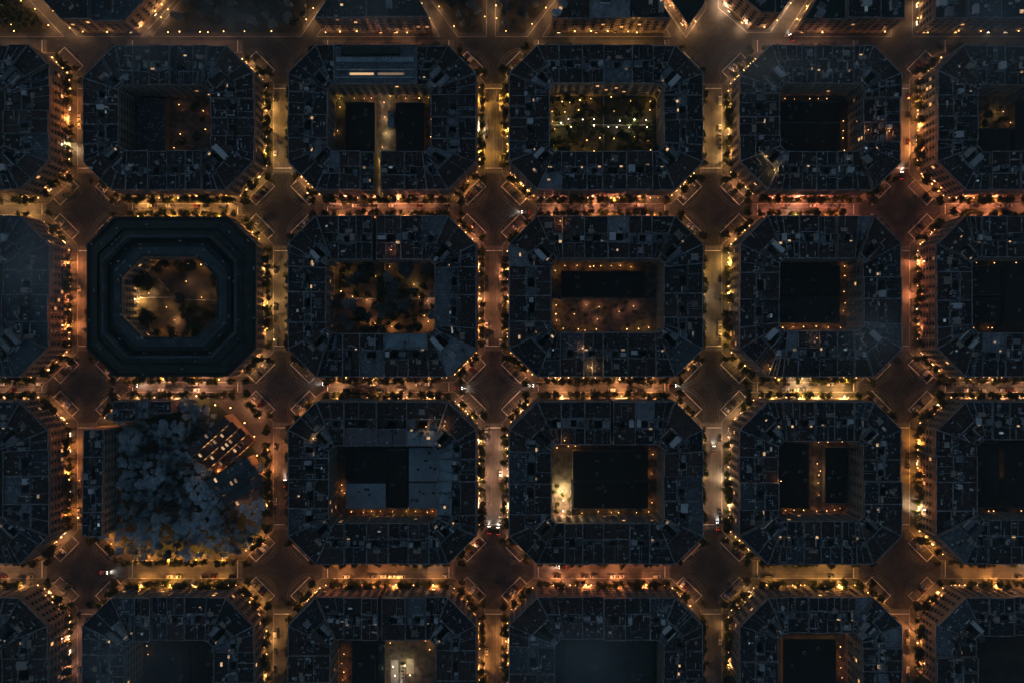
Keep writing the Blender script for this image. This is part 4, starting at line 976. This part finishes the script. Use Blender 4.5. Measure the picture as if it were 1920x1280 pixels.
# ------------------------------------------------------------------ street lamps, trees, cars along every pavement
VCOL = {0: {1: ((1, .50, .20), 1), 2: ((1, .47, .22), 1), 3: ((1, .48, .20), 1), 4: ((1, .55, .36), .5)}, 1: {1: ((1, .64, .26), .9), 2: ((1, .66, .32), .9), 3: ((1, .50, .24), 1), 4: ((1, .60, .28), .9)},
 2: {1: ((1, .60, .18), 1.3), 2: ((1, .52, .29), .8), 3: ((1, .64, .44), 1.25), 4: ((1, .53, .22), .9)}, 3: {1: ((1, .66, .32), .8), 2: ((1, .66, .24), 1), 3: ((1, .68, .44), 1.1), 4: ((1, .64, .32), .7)},
 4: {1: ((1, .50, .22), 1), 2: ((1, .47, .26), .8), 3: ((1, .53, .18), 1), 4: ((1, .52, .24), .8)}}
HCOL = {0: {1: ((1, .6, .3), .35), 2: ((1, .58, .34), .35), 3: ((1, .54, .34), .5), 4: ((1, .62, .25), .9), 5: ((1, .56, .36), .6), 6: ((1, .6, .4), .3)},
 1: {1: ((1, .62, .28), .6), 2: ((1, .60, .26), 1), 3: ((1, .50, .30), 1), 4: ((1, .50, .30), 1.2), 5: ((1, .43, .28), 1), 6: ((1, .46, .26), .9)},
 2: {1: ((1, .58, .34), .5), 2: ((1, .58, .38), .9), 3: ((1, .57, .32), .9), 4: ((1, .54, .28), 1), 5: ((1, .64, .30), 1), 6: ((1, .6, .35), .5)},
 3: {1: ((1, .58, .3), .5), 2: ((1, .56, .20), 1), 3: ((1, .50, .22), 1.1), 4: ((1, .48, .25), 1.1), 5: ((1, .60, .23), .9), 6: ((1, .53, .20), 1)}}
BASE = 7800
def street_light(key, side):
    r, c = key
    if side == 'l': return VCOL.get(c - 2, {}).get(r, ((1, .55, .25), .6))
    if side == 'r': return VCOL.get(c - 1, {}).get(r, ((1, .55, .25), .6))
    if side == 't': return HCOL[r - 1][c]
    return HCOL.get(r, {}).get(c, ((1, .55, .25), .8))
TREES = []; CARS = []
for key, B_ in BLOCKS.items():
    r, c = key; nm = B_['name']; x0, y0, x1, y1, ch = B_['x0'], B_['y0'], B_['x1'], B_['y1'], B_['c']
    for side in 'tblr':
        if side == 'l' and c == 1 or side == 'r' and c == 6 or side == 'b' and r == 4: continue
        hor = side in 'tb'; col, pw = street_light(key, side)
        a, b = {'t': (x0 + ch['tl'], x1 - ch['tr']), 'b': (x0 + ch['bl'], x1 - ch['br']), 'l': (y0 + ch['tl'], y1 - ch['bl']), 'r': (y0 + ch['tr'], y1 - ch['br'])}[side]
        edge = {'t': y0, 'b': y1, 'l': x0, 'r': x1}[side]; out = -1 if side in 'tl' else 1
        k = {'t': (640 - y0) * -1, 'b': (640 - y1), 'l': (x0 - 960), 'r': (960 - x1)}[side] / S
        frm = 'left' if hor else 'top'
        def pos(t, off): return P(t, edge + out * off) if hor else P(edge + out * off, t)
        nl = 4 if hor else 3
        ts = [a + 8 + (b - a - 16) * (i + .5 + R.uniform(-.2, .2)) / nl for i in range(nl)]
        j = 0
        for t in ts:
            X, Y = pos(t, 6.5)
            if not in_view(X, Y, 0, 12): continue
            lamp('street_lamp', X, Y, f'street lamp, {ORD[j]} from the {frm} along the {SIDEWORD[side]} pavement of the {nm}', 'street lamp', f'street lamps round the {nm}', (col if R.random() > .05 else (1, .76, .52)), BASE * pw * R.uniform(.6, 1.4), R.uniform(.85, 1.1)); j += 1
        nt_ = round((b - a) / 14); row = []
        for i in range(nt_):
            if R.random() < .10: continue
            t = a + (b - a) * (i + .5 + R.uniform(-.2, .2)) / nt_; X, Y = pos(t, (8.2 if k > -40 else 11.5) + R.uniform(-.8, .8))
            if in_view(X, Y, 6, 6): row.append((X, Y))
        if r == 1 and side == 't' and c in (1, 2): row = row[:2]
        for j, (X, Y) in enumerate(row): TREES.append((k + R.uniform(-6, 6), X, Y, f'street tree, {ORD[j]} from the {frm} along the {SIDEWORD[side]} pavement of the {nm}', f'street trees round the {nm}'))
        row = []; t = a + 6
        while t < b - 6:
            if R.random() < .72:
                X, Y = pos(t, PAVE + 3.7)
                if in_view(X, Y, 0, 4): row.append((X, Y, R.uniform(-.04, .04) + (0 if hor else math.pi / 2) + (math.pi if out > 0 else 0)))
            t += 17
        for j, (X, Y, rz) in enumerate(row): CARS.append((k, X, Y, rz, f'parked car, {ORD[j]} from the {frm} along the {SIDEWORD[side]} kerb of the {nm}', f'cars parked round the {nm}'))
    for cn, (sx, sy) in {'tl': (0, 0), 'tr': (1, 0), 'bl': (0, 1), 'br': (1, 1)}.items():
        xx, yy = (x0, x1)[sx], (y0, y1)[sy]; dx, dy = (1, -1)[sx], (1, -1)[sy]; c_ = ch[cn] / 2
        mx, my = xx + dx * c_, yy + dy * c_
        if not (-15 < mx < 1935 and -5 < my < 1290): continue
        o = Vector((-dx, dy)).normalized(); al = Vector((o.y, -o.x)); M = Vector(P(mx, my)); cw = f"{('top', 'bottom')[sy]} {('left', 'right')[sx]} chamfer of the {nm}"
        (c1, p1), (c2, p2) = street_light(key, 'tb'[sy]), street_light(key, 'lr'[sx]); col = tuple((u + v) / 2 for u, v in zip(c1, c2))
        for j, f_ in enumerate((-5.8, 0, 5.8)):
            q = M + o * 1.5 + al * f_; lamp('corner_lamp', q.x, q.y, f"corner lamp at {('first end', 'middle', 'second end')[j]} of the {cw}", 'street lamp', 'corner lamps at the chamfered crossings', col, BASE * .24 * (p1 + p2) / 2 * R.uniform(.4, 1.6), R.uniform(.6, .75))
        ang = math.atan2(al.y, al.x)
        for j in range(R.choice((4, 5, 5))):
            q = M + o * 7.4 + al * (-5.6 + 2.6 * j)
            CARS.append((40, q.x, q.y, math.atan2(o.y, o.x) + R.choice((0, math.pi)) + .15, f'parked car, {ORD[j]} in the row at the {cw}', 'cars parked in the chamfer bays'))
        for u0, u1, w0, w1 in ((-8.4, 8.4, 10.3, 10.75), (-8.4, -8.0, 5.0, 10.3), (8.0, 8.4, 5.0, 10.3)):
            mk.add([(*(M + al * u + o * w), .0085) for u, w in ((u0, w0), (u1, w0), (u1, w1), (u0, w1))])
        if True:
            for j, f_ in enumerate(R.sample((-7.0, -3.2, .6, 3.4, 7.0), R.choice((3, 4)))):
                q = M + o * R.uniform(2.9, 3.9) + al * (f_ + R.uniform(-.7, .7))
                TREES.append((45, q.x, q.y, f"chamfer tree, {ORD[j]} on the pavement at the {cw}", 'trees on the chamfered pavements'))
        for w_, th in ((13.6, .35), (15.4, .25)):                      # kerb-to-kerb guide lines curving round the bay
            pr = None
            for i in range(13):
                u = -12.5 + i * 25 / 12; w0 = w_ - (abs(u) / 12.5) ** 2.4 * 6.5; pt = (M + al * u + o * w0, M + al * u + o * (w0 + th))
                if pr: mk.add([(*pr[0], .0105), (*pt[0], .0105), (*pt[1], .0105), (*pr[1], .0105)], 1)
                pr = pt
        for j, f_ in enumerate((-9.6, 9.6)):
            q = M + o * R.uniform(6.2, 8.4) + al * f_
            if R.random() < .75: TREES.append((44, q.x, q.y, f"bay tree at the {('first', 'second')[j]} end of the parking bay at the {cw}", 'trees at the ends of the chamfer bays'))
        for i in range(7):
            u = -7.5 + 2.5 * i; mk.add([(*(M + al * (u + du) + o * w), .0095) for du, w in ((0, 5.2), (.16, 5.2), (.9, 10.2), (.74, 10.2))], 1)
        if R.random() < .5 and 40 < mx < 1880:
            for j in range(3):
                q = M + o * 11.8 + al * (-3.6 + 2.2 * j); bm = None
                t_ = link('waste_container', None, None, (q.x, q.y, .004), ang); tag(t_, f'waste container, {ORD[j]} of three by the {cw}', 'waste container', 'waste containers at the crossings')
                if 'BINB' not in globals():
                    m = MB(); m.rbox(0, 0, .1, 1.7, 1.2, 1.3); BINB = m.mesh('bin_body', ['bin_plastic']); m = MB(); m.prism([(-.9, -.65), (.9, -.65), (.9, .65), (-.9, .65)], 1.3, 1.38); m.rbox(0, 0, 1.38, 1.5, .9, 1.55); BINL = m.mesh('lid', ['bin_plastic'])
                link('bin_body', BINB, t_); link('lid', BINL, t_)
structure('road_marking', mk, ['road_paint', 'worn_paint'])

# lamps along the skewed top streets
for nm_, poly in TOP.items():
    pts = ccw([P(*v) for v in poly]); cen = Vector((sum(v[0] for v in pts) / len(pts), sum(v[1] for v in pts) / len(pts))); row = []
    for i in range(len(pts)):
        a, b = Vector(pts[i]), Vector(pts[(i + 1) % len(pts)]); L = (b - a).length; d = (b - a) / L; o = Vector((d.y, -d.x)); n = max(1, int(L / 9.5))
        for j in range(n):
            q = a + d * (L * (j + .5 + R.uniform(-.35, .35)) / n) + o * R.uniform(1.2, 2.2)
            if o.y < -.9 and R.random() < .35: continue
            if in_view(q.x, q.y, 0, -2) and q.y < 222: row.append((q, (.3 if o.y < -.9 else 2.5)))
    row.sort(key=lambda q: q[0].x); br = {'unlit top park': .35, 'dark top block': .7, 'top right-corner block': .35, 'hazy top block': .55, 'glowing-edge top block': 1.1, 'top trapezoid block': .5, 'left star park': .3, 'right star park': .35, 'top left-corner block': .35}.get(nm_, .8)
    if len(row) > 19: row = row[:19]
    for j, (q, pk) in enumerate(row): lamp('street_lamp', q.x, q.y, f'street lamp, {ORD[j]} from the left round the {nm_}', 'street lamp', f'street lamps round the {nm_}', (1, .64, .36) if nm_ != 'glowing-edge top block' else (1, .72, .5), 1400 * br * pk * R.uniform(.5, 1.5), .9)

TREES.sort(key=lambda t: -t[0]); nT = len(TREES)
for k_, X, Y, lab, grp in TREES[:300]: tree('street_tree', X, Y, lab, 'tree', grp, CROWNS, TRUNK, R.uniform(.7, 1.2))
m = MB()
for k_, X, Y, lab, grp in TREES[300:]:
    me = R.choice(CROWNS); a = R.uniform(0, 6.28); s_ = R.uniform(.72, 1.1); ca, sa = math.cos(a) * s_, math.sin(a) * s_; n = len(m.v)
    for src, mi in ((me, 0), (TRUNK, 1)):
        n = len(m.v); m.v += [(X + v.co.x * ca - v.co.y * sa, Y + v.co.x * sa + v.co.y * ca, .13 + v.co.z * s_) for v in src.vertices]
        for p in src.polygons: m.f.append(tuple(n + i for i in p.vertices)); m.m.append(mi)
if m.v: structure('street_foliage', m, ['leaves', 'bark'], 'stuff')
R.shuffle(CARS); CARS.sort(key=lambda c: 0 if c[0] > -35 else 1)
for i, (k_, X, Y, rz, lab, grp) in enumerate(CARS[:300]): car('parked_car', X, Y, rz, lab, grp, R.random() < .12)
for x, y, rz, lab in ((917, 992, 90, 'left car of two heading up the middle avenue with headlights on'), (934, 994, 90, 'right car of two heading up the middle avenue with headlights on'),
    (1006, 722, 180, 'car with bright headlights at the crossing above the floodlit-corner court block'), (612, 719, 180, 'car with headlights at the left end of the street under the wooded courtyard block'),
    (860, 727, 0, 'car with headlights at the right end of the street under the wooded courtyard block'), (252, 722, 0, 'car with headlights on the street between octagonal yard and dark wooded park'),
    (1345, 985, 90, 'car with headlights on the avenue left of the lamp-strip court block'), (1338, 842, 90, 'second car with headlights on the avenue left of the lamp-strip court block'),
    (1483, 72, 115, 'car with white headlights at the glowing junction below the glowing-edge top block'), (985, 398, 180, 'car with headlights just right of the crossing above the half-lit courtyard block'),
    (620, 386, 0, 'car with headlights on the pink street below the lit alley block'), (196, 1072, 0, 'car with headlights leaving the left crossing above the unlit bottom block'),
    (1690, 330, 90, 'car with headlights on the orange avenue right of the square court block'), (1260, 722, 0, 'car with headlights at the right end below the half-lit courtyard block'),
    (535, 905, 90, 'car with headlights on the orange avenue right of the dark wooded park'), (1055, 1062, 180, 'car with headlights on the orange street above the misty bottom block')):
    car('moving_car', *P(x, y), math.radians(rz), lab, 'cars driving with their lights on', lights=True)

# ------------------------------------------------------------------ sky, dim skylight, camera
w = bpy.data.worlds.new('World'); scene.world = w; w.use_nodes = True
nt = w.node_tree; bg = nt.nodes['Background']
sky = nt.nodes.new('ShaderNodeTexSky'); sky.sky_type = 'NISHITA'; sky.sun_disc = False
SE, SR = math.radians(12), math.radians(300)
sky.sun_elevation = SE; sky.sun_rotation = SR; sky.altitude = 50; sky.ozone_density = 1.9; sky.dust_density = .3
nt.links.new(sky.outputs[0], bg.inputs[0]); bg.inputs[1].default_value = .042
sd = bpy.data.lights.new('moonlight', 'SUN'); sd.energy = .03; sd.angle = math.radians(12); sd.color = (.75, .88, 1)
so = bpy.data.objects.new('moonlight', sd); COL.objects.link(so); so.rotation_euler = (math.radians(90) - SE - math.radians(30), 0, -SR + math.pi)
cam = bpy.data.cameras.new('camera'); co = bpy.data.objects.new('camera', cam); COL.objects.link(co)
co.location = (0, 0, CAMZ); co.rotation_euler = (0, 0, 0); cam.sensor_width = 36; cam.lens = 36 * CAMZ / 640; cam.clip_start = 1; cam.clip_end = 5000
scene.camera = co
scene.view_settings.view_transform = 'Standard'; scene.view_settings.look = 'None'; scene.view_settings.exposure = 0; scene.view_settings.gamma = 1
scene.cycles.use_denoising = True; scene.cycles.max_bounces = 5; scene.cycles.diffuse_bounces = 3; scene.cycles.glossy_bounces = 2; scene.cycles.sample_clamp_indirect = 4
scene.cycles.use_light_tree = True
print('TREES', nT, 'CARS', len(CARS), 'LAMPS', sum(1 for o in bpy.data.objects if o.type == 'LIGHT'), 'OBJ', len(bpy.data.objects))

hz = MB(); hz.rbox(0, 0, -1.5, 2200, 2200, 430, 0, 0)
def f(nt, b):
    out = [n for n in nt.nodes if n.type == 'OUTPUT_MATERIAL'][0]
    nt.nodes.remove(b); v = nt.nodes.new('ShaderNodeVolumePrincipled')
    v.inputs['Color'].default_value = (.34, .62, .74, 1); v.inputs['Density'].default_value = .00014
    nt.links.new(v.outputs[0], out.inputs['Volume'])
mat('haze_air', f)
structure('haze', hz, ['haze_air'], 'stuff')
def f(nt, b):
    out = [n for n in nt.nodes if n.type == 'OUTPUT_MATERIAL'][0]
    nt.nodes.remove(b); v = nt.nodes.new('ShaderNodeVolumePrincipled'); v.inputs['Color'].default_value = (.5, .78, 1, 1)
    c = coord(nt, 'Object'); g = nt.nodes.new('ShaderNodeTexGradient'); g.gradient_type = 'QUADRATIC_SPHERE'; nt.links.new(c, g.inputs[0])
    n = ramp(nt, noise(nt, worldpos(nt), .018, 3), [(.35, (.15,) * 3), (.65, (1,) * 3)])
    m = N(nt, 'ShaderNodeMath', operation='MULTIPLY'); nt.links.new(g.outputs[1], m.inputs[0]); nt.links.new(n.outputs[0], m.inputs[1])
    k = N(nt, 'ShaderNodeMath', operation='MULTIPLY'); nt.links.new(m.outputs[0], k.inputs[0]); k.inputs[1].default_value = .030
    nt.links.new(k.outputs[0], v.inputs['Density']); nt.links.new(v.outputs[0], out.inputs['Volume'])
mat('mist', f); MATS['mist'].cycles.volume_step_rate = 2.0
import bmesh
bm = bmesh.new(); bmesh.ops.create_icosphere(bm, subdivisions=3, radius=1); fm = bpy.data.meshes.new('fog_bank'); bm.to_mesh(fm); bm.free(); fm.materials.append(MATS['mist'])
for px, py, rx, ry in ((300, 95, 210, 80), (1110, 1240, 190, 105), (1640, 630, 100, 80), (1480, 120, 210, 90), (1850, 70, 210, 130), (50, 500, 130, 130), (700, 15, 150, 70), (230, 1230, 190, 90), (440, 30, 140, 70)):
    X, Y = P(px, py); k_ = (CAMZ - 48) / CAMZ; o = link('fog_bank', fm, None, (X * k_, Y * k_, 48), 0, (rx / S, ry / S, 20)); o['kind'] = 'stuff'

scene.cycles.use_adaptive_sampling = True; scene.cycles.adaptive_threshold = .025; scene.cycles.adaptive_min_samples = 24
scene.cycles.volume_bounces = 0
